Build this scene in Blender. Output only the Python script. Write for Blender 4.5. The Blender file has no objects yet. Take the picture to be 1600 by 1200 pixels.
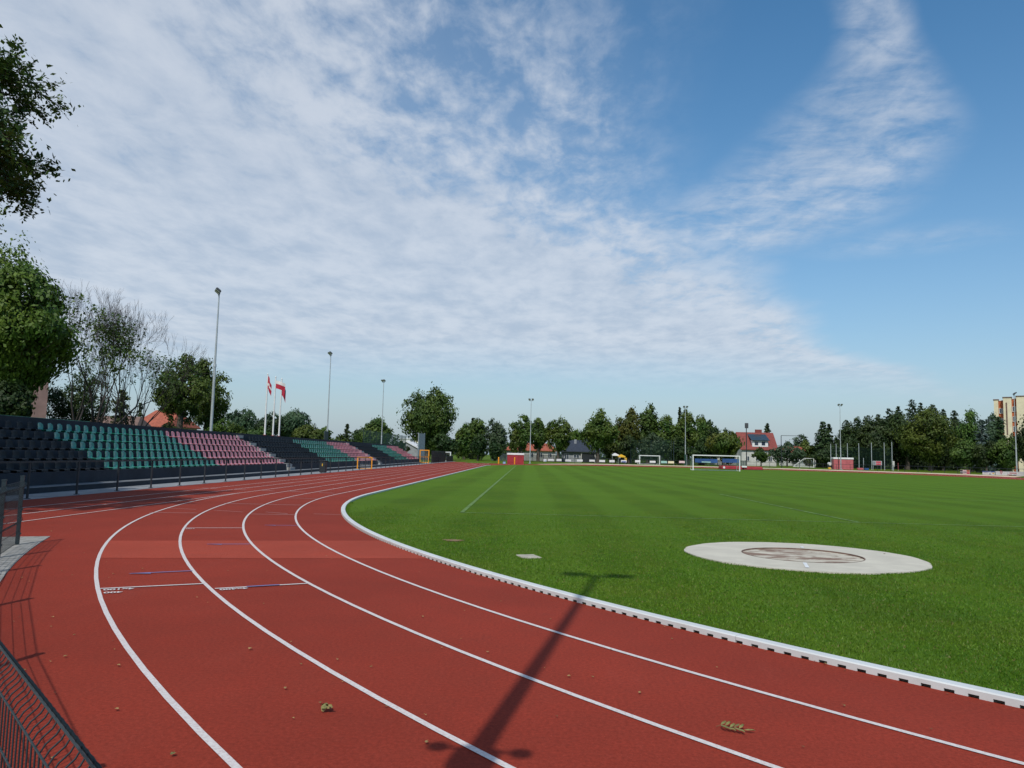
import bpy, math, random
import numpy as np
R = math.radians
SC = bpy.context.scene
COL = SC.collection
RNG = np.random.default_rng(7)
random.seed(7)

# ---------------------------------------------------------------- camera, solved from the 400 m track's standard measures
F, PITCH, ROLL, YAW, CAMZ = 1187.14, 0.0928872, -0.0235, -0.0234087, 1.76105
FW = np.array([math.sin(YAW)*math.cos(PITCH), math.cos(YAW)*math.cos(PITCH), math.sin(PITCH)])
_r = np.array([math.cos(YAW), -math.sin(YAW), 0.0]); _u = np.cross(_r, FW)
RT = math.cos(ROLL)*_r - math.sin(ROLL)*_u
UP = math.sin(ROLL)*_r + math.cos(ROLL)*_u
def ray(u, v): return FW*F + (u-800)*RT - (v-600)*UP
def on_ground(u, v, z=0.0):
    d = ray(u, v); t = (z-CAMZ)/d[2]; return float(d[0]*t), float(d[1]*t)
def at_y(u, v, y):
    d = ray(u, v); t = y/d[1]; return float(d[0]*t), float(d[2]*t+CAMZ)
def to_px(x, y, z):
    d = np.array([x, y, z-CAMZ]); k = d@FW
    return (800+F*(d@RT)/k, 600-F*(d@UP)/k) if k > 0.1 else (-9999, -9999)
from mathutils import Matrix, Vector
cam = bpy.data.cameras.new("camera"); cam.sensor_width = 36; cam.lens = F/1600*36; cam.clip_end = 6000; cam.clip_start = 0.05
camo = bpy.data.objects.new("camera", cam); COL.objects.link(camo); SC.camera = camo
camo.matrix_world = Matrix(((RT[0], UP[0], -FW[0], 0), (RT[1], UP[1], -FW[1], 0), (RT[2], UP[2], -FW[2], CAMZ), (0, 0, 0, 1)))

# ---------------------------------------------------------------- track layout (metres)
XK, YC, RK, LW, SL = -6.50, 31.09, 36.5, 1.22, 84.39
CX = XK+RK; YF = YC+SL
def kerb_dist(x, y):
    """distance outside the inner kerb"""
    if y < YC: return math.hypot(x-CX, y-YC)-RK
    if y > YF: return math.hypot(x-CX, y-YF)-RK
    return abs(x-CX)-RK
def sstep(a, b, x):
    t = min(1, max(0, (x-a)/(b-a))); return t*t*(3-2*t)
def gz(x, y):
    """the far bend and everything beyond it lie a little higher than the near side"""
    d = max(0, kerb_dist(x, y)); return sstep(140, 178, y+1.5*x)*(.03*min(d, 5.95)+.11*min(max(d-5.95, 0), 1.3))

# ---------------------------------------------------------------- mesh helpers
def np_mesh(name, V, Fc, mats, midx=None, smooth=False):
    me = bpy.data.meshes.new(name); V = np.asarray(V, np.float32); Fc = np.asarray(Fc, np.int32); n = Fc.shape[1]
    me.vertices.add(len(V)); me.vertices.foreach_set("co", V.ravel())
    me.loops.add(Fc.size); me.loops.foreach_set("vertex_index", Fc.ravel())
    me.polygons.add(len(Fc)); me.polygons.foreach_set("loop_start", np.arange(0, Fc.size, n, dtype=np.int32))
    if midx is not None: me.polygons.foreach_set("material_index", np.asarray(midx, np.int32))
    if smooth: me.polygons.foreach_set("use_smooth", np.ones(len(Fc), bool))
    for m in (mats if isinstance(mats, (list, tuple)) else [mats]): me.materials.append(m)
    me.update(calc_edges=True); return me
def link(name, data, parent=None, loc=(0, 0, 0), rz=0.0):
    o = bpy.data.objects.new(name, data); COL.objects.link(o); o.location = loc; o.rotation_euler = (0, 0, rz)
    if parent is not None: o.parent = parent
    return o
def tag(o, label=None, cat=None, group=None, kind=None):
    if label: o["label"] = label
    if cat: o["category"] = cat
    if group: o["group"] = group
    if kind: o["kind"] = kind
    return o
def empty(name, label, cat, loc=(0, 0, 0), rz=0.0, group=None):
    return tag(link(name, None, None, loc, rz), label, cat, group)

class MB:
    """collects boxes, tubes and polygons into one mesh"""
    def __init__(s): s.v = []; s.f = []; s.m = []; s.sm = []
    def add(s, vs, fs, mi=0, sm=False):
        b = len(s.v); s.v += [tuple(map(float, p)) for p in vs]
        for f in fs: s.f.append([b+i for i in f]); s.m.append(mi); s.sm.append(sm)
    def box(s, c, d, rz=0.0, mi=0, bev=0.0):
        hx, hy, hz = d[0]/2, d[1]/2, d[2]/2; co, si = math.cos(rz), math.sin(rz)
        P = lambda x, y, z: (c[0]+x*co-y*si, c[1]+x*si+y*co, c[2]+z)
        if bev <= 0:
            s.add([P(x, y, z) for z in (-hz, hz) for x, y in ((-hx, -hy), (hx, -hy), (hx, hy), (-hx, hy))],
                  [(3, 2, 1, 0), (4, 5, 6, 7), (0, 1, 5, 4), (1, 2, 6, 5), (2, 3, 7, 6), (3, 0, 4, 7)], mi)
        else:
            b = bev; rings = []
            for z, k in ((-hz, b), (-hz+b, 0), (hz-b, 0), (hz, b)):
                X, Y = hx-k, hy-k
                rings.append([P(-X+b, -Y, z), P(X-b, -Y, z), P(X, -Y+b, z), P(X, Y-b, z), P(X-b, Y, z), P(-X+b, Y, z), P(-X, Y-b, z), P(-X, -Y+b, z)])
            vs = [p for r in rings for p in r]; fs = [tuple(range(7, -1, -1)), tuple(range(24, 32))]
            for k in range(3):
                for i in range(8): j = (i+1) % 8; fs.append((k*8+i, k*8+j, k*8+8+j, k*8+8+i))
            s.add(vs, fs, mi)
    def tube(s, pts, rad, n=6, mi=0, sm=True, caps=True):
        pts = [np.array(p, float) for p in pts]; k = len(pts)
        if not hasattr(rad, "__len__"): rad = [rad]*k
        vs = []; ref = None
        for i in range(k):
            t = pts[min(i+1, k-1)]-pts[max(i-1, 0)]; t = t/(np.linalg.norm(t)+1e-9)
            if ref is None: ref = np.array([1., 0, 0]) if abs(t[0]) < .8 else np.array([0, 1., 0])
            a = np.cross(t, ref); a /= np.linalg.norm(a)+1e-9; b = np.cross(t, a); ref = np.cross(a, t) if False else ref
            for j in range(n):
                an = 2*math.pi*j/n; vs.append(pts[i]+rad[i]*(math.cos(an)*a+math.sin(an)*b))
        fs = []
        for i in range(k-1):
            for j in range(n): j2 = (j+1) % n; fs.append((i*n+j, i*n+j2, (i+1)*n+j2, (i+1)*n+j))
        s.add(vs, fs, mi, sm)
        if caps:
            s.add(vs[:n], [tuple(range(n))], mi); s.add(vs[-n:], [tuple(range(n-1, -1, -1))], mi)
    def poly(s, pts, mi=0): s.add(pts, [tuple(range(len(pts)))], mi)
    def prism(s, pts, z0, z1, mi=0):
        n = len(pts); s.add([(x, y, z0) for x, y in pts]+[(x, y, z1) for x, y in pts],
            [tuple(range(n-1, -1, -1)), tuple(range(n, 2*n))]+[(i, (i+1) % n, n+(i+1) % n, n+i) for i in range(n)], mi)
    def build(s, name, mats, parent=None, loc=(0, 0, 0), rz=0.0):
        return link(name, s.mesh(name, mats), parent, loc, rz)
    def mesh(s, name, mats):
        me = bpy.data.meshes.new(name); me.from_pydata(s.v, [], s.f)
        for m in (mats if isinstance(mats, (list, tuple)) else [mats]): me.materials.append(m)
        me.polygons.foreach_set("material_index", s.m); me.polygons.foreach_set("use_smooth", s.sm); me.update(); return me

# ---------------------------------------------------------------- materials
class NT:
    def __init__(s, tree): s.t = tree
    def n(s, typ, **kw):
        nd = s.t.nodes.new(typ)
        for k, v in kw.items():
            if k == "ins":
                for a, b in v.items():
                    if hasattr(b, "is_output"): s.t.links.new(b, nd.inputs[a])
                    else: nd.inputs[a].default_value = b
            else: setattr(nd, k, v)
        return nd
    def m(s, op, a, b=0.0, c=0.0, clamp=False):
        nd = s.t.nodes.new("ShaderNodeMath"); nd.operation = op; nd.use_clamp = clamp
        for i, q in enumerate((a, b, c)):
            if hasattr(q, "is_output"): s.t.links.new(q, nd.inputs[i])
            else: nd.inputs[i].default_value = q
        return nd.outputs[0]
    def ss(s, x, a, b):
        nd = s.t.nodes.new("ShaderNodeMapRange"); nd.interpolation_type = "SMOOTHSTEP"; s.t.links.new(x, nd.inputs[0])
        nd.inputs[1].default_value = a; nd.inputs[2].default_value = b; return nd.outputs[0]
    def mix(s, fac, a, b, mode="MIX"):
        nd = s.t.nodes.new("ShaderNodeMix"); nd.data_type = "RGBA"; nd.blend_type = mode
        for i, q in ((0, fac), (6, a), (7, b)):
            if hasattr(q, "is_output"): s.t.links.new(q, nd.inputs[i])
            else: nd.inputs[i].default_value = q if not isinstance(q, tuple) else (q+(1,))[:4]
        return nd.outputs[2]
    def noise(s, vec, scale, detail=4, rough=.55, out=0, dist=0.0):
        nd = s.n("ShaderNodeTexNoise", ins={"Scale": scale, "Detail": detail, "Roughness": rough, "Distortion": dist})
        if vec is not None: s.t.links.new(vec, nd.inputs["Vector"])
        return nd.outputs[out]
def new_mat(name):
    m = bpy.data.materials.new(name); m.use_nodes = True; t = NT(m.node_tree); return m, t, m.node_tree.nodes["Principled BSDF"]
def mat(name, col, rough=.6, var=.18, scale=3.0, metal=0.0, bump=0.0, bscale=40.0, spec=.4, dirt=None):
    """plain surface with uneven tone; dirt = (colour, amount)"""
    m, t, b = new_mat(name); tc = t.n("ShaderNodeTexCoord").outputs["Object"]
    n1 = t.noise(tc, scale, 5); f = t.ss(n1, .3, .7)
    c = t.mix(f, tuple(x*(1-var) for x in col), tuple(min(1, x*(1+var)) for x in col))
    if dirt: c = t.mix(t.m("MULTIPLY", t.ss(t.noise(tc, scale*2.3, 6, .65), .5, .75), dirt[1]), c, dirt[0])
    t.t.links.new(c, b.inputs["Base Color"]); b.inputs["Roughness"].default_value = rough; b.inputs["Metallic"].default_value = metal
    b.inputs["Specular IOR Level"].default_value = spec
    if bump:
        bp = t.n("ShaderNodeBump", ins={"Strength": bump, "Distance": .01, "Height": t.noise(tc, bscale, 4)}); t.t.links.new(bp.outputs[0], b.inputs["Normal"])
    return m
def foliage(name, a, b2, trans=.22, nscale=.35):
    m, t, b = new_mat(name); tc = t.n("ShaderNodeTexCoord").outputs["Object"]
    f = t.ss(t.noise(tc, nscale, 3), .35, .65); oi = t.n("ShaderNodeObjectInfo")
    f2 = t.ss(t.noise(tc, 6.0, 2), .3, .7)
    c = t.mix(f, a, b2); c = t.mix(t.m("MULTIPLY", f2, .45), c, tuple(x*.55 for x in a))
    hs = t.n("ShaderNodeHueSaturation", ins={"Hue": t.m("ADD", .485, t.m("MULTIPLY", oi.outputs["Random"], .03)), "Value": t.m("ADD", .85, t.m("MULTIPLY", oi.outputs["Random"], .3)), "Color": c})
    c = hs.outputs[0]; t.t.links.new(c, b.inputs["Base Color"]); b.inputs["Roughness"].default_value = .55; b.inputs["Specular IOR Level"].default_value = .25
    tr = t.n("ShaderNodeBsdfTranslucent", ins={"Color": c}); mx = t.n("ShaderNodeMixShader", ins={0: trans, 1: b.outputs[0], 2: tr.outputs[0]})
    t.t.links.new(mx.outputs[0], m.node_tree.nodes["Material Output"].inputs[0]); return m

M = {}
M["white"] = mat("white_paint", (.70, .71, .70), .45, .06, 2)
M["kerb"] = mat("white_kerb_paint", (.56, .585, .58), .45, .05, 1.2, dirt=((.36, .34, .29), .3))
M["white_pvc"] = mat("white_sheet", (.72, .73, .74), .5, .08, 1.5)
M["galv"] = mat("galvanised_steel", (.42, .46, .47), .45, .12, 1.2, metal=.35)
M["galv_dark"] = mat("lamp_housing", (.06, .065, .07), .45, .1, 4)
M["lamp_glass"] = mat("lamp_glass", (.55, .58, .6), .15, .05, 4, metal=.3)
M["anth"] = mat("anthracite_steel", (.022, .027, .032), .45, .15, 3)
M["fencegreen"] = mat("dark_green_grey_steel", (.017, .029, .034), .4, .15, 3)
M["navy"] = mat("dark_painted_concrete", (.016, .022, .032), .7, .25, .9, bump=.2, bscale=25, dirt=((.05, .055, .06), .35))
M["concrete"] = mat("grey_concrete", (.33, .33, .31), .85, .15, 1.3, bump=.25, bscale=30, dirt=((.2, .19, .17), .5))
M["path"] = mat("path_concrete", (.22, .23, .24), .85, .2, .8, bump=.25, bscale=30)
M["ledge"] = mat("shaded_ledge_concrete", (.14, .15, .16), .85, .2, .8, bump=.25, bscale=30)  # darker copy of the path concrete, shade at the stand put into the colour
M["seat_black"] = mat("black_seat_plastic", (.0055, .006, .007), .6, .15, 2)
M["seat_green"] = mat("green_seat_plastic", (.026, .255, .172), .27, .18, .8, spec=.65)
M["seat_pink"] = mat("faded_red_seat_plastic", (.72, .25, .275), .3, .2, .8, spec=.6)
M["orange"] = mat("orange_steel", (.75, .30, .015), .45, .08, 3)
M["red_metal"] = mat("red_sheet_metal", (.30, .028, .035), .5, .12, 1.2)
M["red_faded"] = mat("faded_red_sheet_metal", (.42, .105, .115), .55, .12, 1.2)
M["red_mat"] = mat("red_vinyl", (.33, .03, .04), .5, .12, 1.5)
M["blue_tarp"] = mat("blue_sheet", (.02, .075, .21), .5, .25, .8)
M["yellow"] = mat("yellow_paint", (.72, .42, .03), .5, .1, 3)
M["roof_red"] = mat("red_roof_tiles", (.31, .085, .048), .75, .22, 2.5)
M["roof_dkred"] = mat("dark_red_roof_tiles", (.20, .046, .036), .7, .2, 2.5)
M["roof_brown"] = mat("brown_roof", (.16, .10, .08), .8, .2, 2.5)
M["roof_dark"] = mat("anthracite_roof", (.03, .038, .055), .6, .2, 2)
M["plaster"] = mat("pale_plaster", (.50, .50, .47), .8, .1, 1.2)
M["plaster_grey"] = mat("grey_plaster", (.26, .28, .30), .8, .12, 1.2)
M["pink_wall"] = mat("shaded_pinkish_plaster", (.25, .16, .145), .85, .15, .8)  # wall tone darkened, shade of the surrounding trees put into the colour
M["yellow_wall"] = mat("pale_yellow_plaster", (.64, .58, .41), .8, .07, .8)
M["terracotta"] = mat("terracotta_plaster", (.42, .12, .05), .8, .12, 1)
M["glass"] = mat("window_glass", (.03, .045, .07), .08, .2, 2, spec=.8)
M["solar"] = mat("solar_glass", (.035, .055, .07), .15, .15, 2)
M["bark"] = mat("tree_bark", (.075, .062, .05), .85, .3, 5, bump=.5, bscale=20)
M["bark_grey"] = mat("grey_bark", (.13, .115, .105), .85, .3, 4, bump=.5, bscale=20)
M["net"] = mat("pale_netting", (.55, .57, .56), .7, .1, 3)
M["net_green"] = mat("dark_green_netting", (.02, .06, .045), .7, .1, 3)
M["paving"] = None
M["teal"] = mat("teal_board", (.30, .52, .46), .5, .1, 3)
M["cream"] = mat("cream_board", (.70, .64, .42), .5, .1, 3)
M["pinkb"] = mat("pale_pink_board", (.66, .50, .50), .5, .1, 3)
M["red_print"] = mat("red_print", (.50, .05, .08), .5, .1, 3)
M["blue_print"] = mat("blue_print", (.04, .09, .33), .5, .1, 3)
M["grey_print"] = mat("grey_print", (.20, .21, .23), .5, .15, 6)
M["black_print"] = mat("black_print", (.02, .02, .025), .5, .15, 6)
M["leaf_tan"] = mat("dry_leaf_tan", (.34, .24, .09), .7, .3, 30)
M["leaf_olive"] = mat("dry_leaf_olive", (.17, .16, .05), .7, .3, 30)
M["leaf_brown"] = mat("dry_leaf_brown", (.13, .07, .03), .75, .3, 30)
FOL = {
 "maple": foliage("maple_leaves", (.050, .100, .012), (.130, .185, .022)),
 "green": foliage("green_leaves", (.038, .085, .015), (.100, .160, .026)),
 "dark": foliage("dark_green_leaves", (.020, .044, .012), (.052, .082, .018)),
 "olive": foliage("olive_leaves", (.048, .085, .012), (.115, .155, .024)),
 "autumn": foliage("turning_leaves", (.052, .092, .014), (.140, .138, .024), nscale=.25),
 "mixed": foliage("green_brown_leaves", (.044, .095, .014), (.115, .150, .024), nscale=.3),
 "blue": foliage("blue_green_leaves", (.038, .075, .036), (.075, .118, .055)),
 "conifer": foliage("conifer_needles", (.018, .044, .014), (.054, .085, .024), .1, .6),
 "bluespruce": foliage("blue_spruce_needles", (.04, .07, .055), (.10, .14, .125), .1, .6),
 "thuja": foliage("thuja_needles", (.035, .055, .014), (.08, .105, .024), .1, .6)}

# running track: granular red rubber, lighter and darker patches
def track_mat(name, col):
    m, t, b = new_mat(name); tc = t.n("ShaderNodeTexCoord").outputs["Object"]
    big = t.ss(t.noise(tc, .22, 5, .6), .3, .7); mid = t.ss(t.noise(tc, 2.2, 5, .65), .3, .7); fine = t.m("ADD", t.m("MULTIPLY", t.noise(tc, 34, 5, .85), .75), t.m("MULTIPLY", t.noise(tc, 160, 2, .8), .25))
    c = t.mix(big, tuple(x*.86 for x in col), tuple(x*1.1 for x in col))
    c = t.mix(t.m("MULTIPLY", mid, .22), c, (col[0]*.72, col[1]*1.0, col[2]*1.1))
    gr = t.m("ADD", -.15, t.m("MULTIPLY", fine, 2.3))
    c = t.mix(1.0, c, t.n("ShaderNodeCombineColor", ins={0: gr, 1: gr, 2: gr}).outputs[0], "MULTIPLY")
    c = t.mix(t.m("MULTIPLY", t.ss(t.noise(tc, 95, 2, .6), .68, .74), .5), c, (.42, .16, .12)); c = t.mix(t.m("MULTIPLY", t.ss(t.noise(tc, 80, 2, .6), .69, .75), .6), c, (.05, .015, .012))
    sc = t.noise(t.n("ShaderNodeMapping", ins={0: tc, 3: (1.6, .45, 1)}).outputs[0], 1.1, 6, .7); c = t.mix(t.m("MULTIPLY", t.ss(sc, .55, .8), .22), c, (col[0]*1.25, col[1]*1.9, col[2]*2.4))
    st = t.ss(t.noise(tc, .9, 6, .7), .60, .78); c = t.mix(t.m("MULTIPLY", st, .28), c, (.07, .03, .03))
    t.t.links.new(c, b.inputs["Base Color"]); b.inputs["Roughness"].default_value = .9; b.inputs["Specular IOR Level"].default_value = .12
    bp = t.n("ShaderNodeBump", ins={"Strength": .35, "Distance": .004, "Height": t.noise(tc, 220, 2, .7)}); t.t.links.new(bp.outputs[0], b.inputs["Normal"]); return m
M["track"] = track_mat("red_rubber_track", (.240, .0325, .0180))
M["band"] = track_mat("paler_rubber_patch", (.32, .052, .030))
M["mark_relay"] = track_mat("faded_pink_marking", (.45, .20, .18))
def paint_mat(name, col, wear=.5):
    m, t, b = new_mat(name); tc = t.n("ShaderNodeTexCoord").outputs["Object"]
    sp = t.ss(t.noise(tc, 42, 5, .85), .42, .66); lo = t.ss(t.noise(tc, 1.3, 4), .35, .75)
    c = t.mix(t.m("MULTIPLY", sp, wear), col, (.30, .10, .085)); c = t.mix(t.m("MULTIPLY", lo, .18), c, tuple(x*.75 for x in col))
    t.t.links.new(c, b.inputs["Base Color"]); b.inputs["Roughness"].default_value = .75
    bp = t.n("ShaderNodeBump", ins={"Strength": .3, "Distance": .004, "Height": t.noise(tc, 220, 2, .7)}); t.t.links.new(bp.outputs[0], b.inputs["Normal"]); return m
M["line"] = paint_mat("white_track_paint", (.62, .59, .57), .42)
M["line_blue"] = paint_mat("blue_track_paint", (.13, .17, .38), .5)
M["line_faint"] = paint_mat("worn_track_paint", (.46, .31, .29), .6)
# lawn
def lawn_mat(name, stripes=True, base=(.063, .138, .008)):
    m, t, b = new_mat(name); tc = t.n("ShaderNodeTexCoord").outputs["Object"]
    sx = t.n("ShaderNodeSeparateXYZ", ins={0: tc})
    big = t.ss(t.noise(tc, .16, 5, .6), .3, .7); mid = t.ss(t.noise(tc, 1.1, 5, .65), .3, .72); fine = t.noise(tc, 38, 4, .75); vf = t.noise(tc, 170, 2, .7)
    c = t.mix(big, tuple(x*.82 for x in base), (base[0]*1.22, base[1]*1.12, base[2]*1.1))
    c = t.mix(t.m("MULTIPLY", mid, .5), c, (base[0]*1.6, base[1]*1.06, base[2]*1.3))
    dk = t.ss(t.noise(tc, .7, 6, .6), .52, .72); c = t.mix(t.m("MULTIPLY", dk, .38), c, (base[0]*.55, base[1]*.68, base[2]*.7))
    if stripes:
        wob = t.m("MULTIPLY", t.noise(tc, .35, 3), .9)
        s1 = t.m("SINE", t.m("MULTIPLY", t.m("ADD", sx.outputs[0], wob), 2*math.pi/2.9)); s1 = t.ss(s1, -.5, .5)
        c = t.mix(t.m("MULTIPLY", s1, .55), c, (base[0]*1.45, base[1]*1.30, base[2]*1.7))
        s2 = t.ss(t.m("SINE", t.m("MULTIPLY", t.m("ADD", sx.outputs[1], wob), 2*math.pi/6.5)), -.3, .3); c = t.mix(t.m("MULTIPLY", s2, .08), c, (base[0]*.6, base[1]*.7, base[2]*.7))
    g = t.m("ADD", .30, t.m("ADD", t.m("MULTIPLY", fine, .85), t.m("MULTIPLY", vf, .6)))
    c = t.mix(1.0, c, t.n("ShaderNodeCombineColor", ins={0: g, 1: g, 2: g}).outputs[0], "MULTIPLY")
    t.t.links.new(c, b.inputs["Base Color"]); b.inputs["Roughness"].default_value = .8; b.inputs["Specular IOR Level"].default_value = .05
    bp = t.n("ShaderNodeBump", ins={"Strength": .7, "Distance": .025, "Height": t.m("ADD", fine, vf)}); t.t.links.new(bp.outputs[0], b.inputs["Normal"]); return m
M["lawn"] = lawn_mat("mown_turf"); M["rough_grass"] = lawn_mat("rough_grass", False, (.068, .13, .010))
def blade_mat():
    m, t, b = new_mat("grass_blades"); g = t.n("ShaderNodeNewGeometry").outputs["Position"]
    w = t.n("ShaderNodeTexWhiteNoise", ins={0: t.n("ShaderNodeVectorMath", operation="FLOOR", ins={0: t.n("ShaderNodeVectorMath", operation="SCALE", ins={0: g, 3: 45.0}).outputs[0]}).outputs[0]}).outputs[0]
    big = t.ss(t.noise(g, .55, 6, .6), .40, .66); dk = t.ss(t.noise(g, .33, 5, .6), .48, .66)
    c = t.mix(w, (.042, .128, .006), (.155, .285, .019)); c = t.mix(t.m("MULTIPLY", big, .45), c, (.17, .22, .024)); c = t.mix(t.m("MULTIPLY", dk, .40), c, (.030, .105, .010)); c = t.mix(t.ss(w, .93, .97), c, (.20, .17, .06))
    t.t.links.new(c, b.inputs["Base Color"]); b.inputs["Roughness"].default_value = .5; b.inputs["Specular IOR Level"].default_value = .25
    tr = t.n("ShaderNodeBsdfTranslucent", ins={"Color": c}); mx = t.n("ShaderNodeMixShader", ins={0: .3, 1: b.outputs[0], 2: tr.outputs[0]})
    t.t.links.new(mx.outputs[0], m.node_tree.nodes["Material Output"].inputs[0]); return m
M["blade"] = blade_mat()
def paving_mat():
    m, t, b = new_mat("grey_pavers"); tc = t.n("ShaderNodeTexCoord").outputs["Object"]
    br = t.n("ShaderNodeTexBrick", ins={"Vector": tc, "Color1": (.33, .32, .29, 1), "Color2": (.26, .255, .235, 1), "Mortar": (.10, .095, .085, 1), "Scale": 1.0, "Mortar Size": .012, "Brick Width": .4, "Row Height": .2})
    c = t.mix(t.m("MULTIPLY", t.ss(t.noise(tc, 3, 6), .4, .75), .4), br.outputs[0], (.17, .16, .13))
    t.t.links.new(c, b.inputs["Base Color"]); b.inputs["Roughness"].default_value = .85; return m
M["paving"] = paving_mat()
M["path_beige"] = mat("pale_concrete_path", (.55, .43, .31), .85, .12, .5)
def pad_mat(name, col, stain, amt):
    m, t, b = new_mat(name); tc = t.n("ShaderNodeTexCoord").outputs["Object"]
    c = t.mix(t.ss(t.noise(tc, 1.5, 6), .3, .7), tuple(x*.9 for x in col), tuple(x*1.05 for x in col))
    st = t.ss(t.noise(t.n("ShaderNodeMapping", ins={0: tc, 3: (1, 2.2, 1)}).outputs[0], 1.1, 6, .65, dist=.9), .44, .56); c = t.mix(t.m("MULTIPLY", st, amt), c, stain)
    c = t.mix(t.m("MULTIPLY", t.ss(t.noise(tc, 30, 4), .55, .75), .25), c, tuple(x*.6 for x in col))
    t.t.links.new(c, b.inputs["Base Color"]); b.inputs["Roughness"].default_value = .85; return m
M["pad"] = pad_mat("pale_concrete_pad", (.53, .50, .41), (.40, .37, .31), .3)
M["pad_in"] = pad_mat("stained_concrete", (.50, .46, .37), (.17, .095, .06), .92)

M["cover"] = mat("dirty_concrete", (.36, .34, .27), .9, .2, 5)
M["recess"] = mat("shaded_kerb_recess", (.09, .075, .06), .9, .2, 5)  # backs of the kerb slots, the shade inside painted in as dark colour
# ---------------------------------------------------------------- light: clear sky with a high broken cloud sheet, and the sun
SUN_AZ, SUN_EL = R(10.9), R(50.3)            # shadows run 11 degrees right of the home straight
SDIR = Vector((math.sin(SUN_AZ)*math.cos(SUN_EL), math.cos(SUN_AZ)*math.cos(SUN_EL), -math.sin(SUN_EL)))
sun = bpy.data.lights.new("sun", "SUN"); sun.energy = 3.3; sun.angle = R(.53); sun.color = (1, .955, .88)
so = link("sun", sun); so.rotation_euler = SDIR.to_track_quat("-Z", "Y").to_euler()
W = bpy.data.worlds.new("World"); SC.world = W; W.use_nodes = True
def world():
    t = NT(W.node_tree); bg = W.node_tree.nodes["Background"]
    sky = t.n("ShaderNodeTexSky", sky_type="NISHITA", sun_disc=False, sun_elevation=SUN_EL, sun_rotation=math.pi+SUN_AZ, air_density=1.0, dust_density=.4, ozone_density=1.0, altitude=0)
    d = t.n("ShaderNodeTexCoord").outputs["Generated"]; sx = t.n("ShaderNodeSeparateXYZ", ins={0: d})
    z = t.m("ADD", t.m("MAXIMUM", sx.outputs[2], 0.0), .06)
    px = t.m("DIVIDE", sx.outputs[0], z); py = t.m("DIVIDE", sx.outputs[1], z)        # where the ray meets the cloud sheet
    q = t.n("ShaderNodeCombineXYZ", ins={0: px, 1: t.m("MULTIPLY", py, .6)}).outputs[0]
    low = t.noise(q, 1.3, 3, .5); wx = t.m("MULTIPLY", t.m("SUBTRACT", low, .5), 1.1)
    fine = t.noise(q, 7.5, 7, .62, dist=.25); cell = t.noise(q, 17.0, 5, .6, dist=.4); mid = t.noise(q, 3.2, 5, .55)
    y1 = t.m("MAXIMUM", t.m("SUBTRACT", py, 1.4), 0.0)
    edge = t.m("ADD", .19, t.m("ADD", t.m("MULTIPLY", y1, .24), t.m("MULTIPLY", t.m("MULTIPLY", y1, y1), .10)))
    s = t.m("ADD", t.m("SUBTRACT", edge, px), t.m("MULTIPLY", wx, .75))
    deck = t.ss(s, -.16, .34)
    leftb = t.ss(s, .35, 1.2); farb = t.ss(py, 2.1, 3.4)
    # feather to the right
    dy = t.m("SUBTRACT", t.m("ADD", py, t.m("MULTIPLY", wx, .12)), 2.1)
    cxx = t.m("SUBTRACT", .86, t.m("MULTIPLY", t.m("MULTIPLY", dy, dy), .46))
    hw = t.m("ADD", t.m("ADD", .075, t.m("MULTIPLY", t.ss(py, 1.45, 2.0), .18)), t.m("MULTIPLY", t.ss(py, 1.9, 2.8), .20))
    fd = t.m("DIVIDE", t.m("ABSOLUTE", t.m("SUBTRACT", t.m("ADD", px, t.m("MULTIPLY", wx, .16)), cxx)), hw)
    feather = t.m("MULTIPLY", t.m("SUBTRACT", 1.0, t.ss(fd, .35, 1.3)), t.m("SUBTRACT", 1.0, t.ss(py, 3.3, 4.2)))
    fx = t.m("DIVIDE", t.m("SUBTRACT", px, 1.35), .35); fy = t.m("DIVIDE", t.m("SUBTRACT", t.m("SUBTRACT", py, 2.75), t.m("MULTIPLY", t.m("SUBTRACT", px, 1.35), -.35)), .22)
    wisp = t.m("MULTIPLY", t.m("SUBTRACT", 1.0, t.ss(t.m("SQRT", t.m("ADD", t.m("MULTIPLY", fx, fx), t.m("MULTIPLY", fy, fy))), .2, 1.2)), .42)
    bias = t.m("ADD", t.m("MULTIPLY", leftb, .28), t.m("MULTIPLY", farb, .17))
    tex = t.m("ADD", t.m("ADD", t.m("MULTIPLY", fine, .55), t.m("MULTIPLY", cell, .30)), t.m("MULTIPLY", mid, .35))
    veil = t.m("MULTIPLY", deck, t.m("ADD", .16, t.m("MULTIPLY", t.ss(t.m("ADD", s, t.m("MULTIPLY", farb, .5)), .1, 1.0), .24)))
    dens = t.m("MAXIMUM", veil, t.m("MULTIPLY", deck, t.m("ADD", .12, t.m("MULTIPLY", t.ss(t.m("ADD", tex, bias), .46, .84), .88))))
    rip = t.noise(t.n("ShaderNodeMapping", ins={0: q, 3: (2.8, 8.0, 1), 2: (0, 0, .30)}).outputs[0], 1.7, 7, .66, dist=.5)
    fdens = t.m("MULTIPLY", t.m("MAXIMUM", feather, wisp), t.ss(t.m("ADD", t.m("MULTIPLY", rip, .65), t.m("MULTIPLY", fine, .5)), .34, .78))
    dens = t.m("MAXIMUM", dens, t.m("MULTIPLY", fdens, .78))
    dens = t.m("MULTIPLY", dens, t.m("SUBTRACT", 1.0, t.ss(t.m("ADD", py, t.m("MULTIPLY", wx, .6)), 4.4, 7.0)))
    shade = t.ss(t.m("ADD", t.m("MULTIPLY", fine, .6), t.m("MULTIPLY", mid, .6)), .38, .78)
    cc = t.mix(shade, (4.6, 5.4, 6.6), (6.6, 7.1, 7.9))
    hs = t.n("ShaderNodeHueSaturation", ins={"Hue": .494, "Saturation": 1.30, "Value": 1.34, "Color": sky.outputs[0]})
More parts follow.
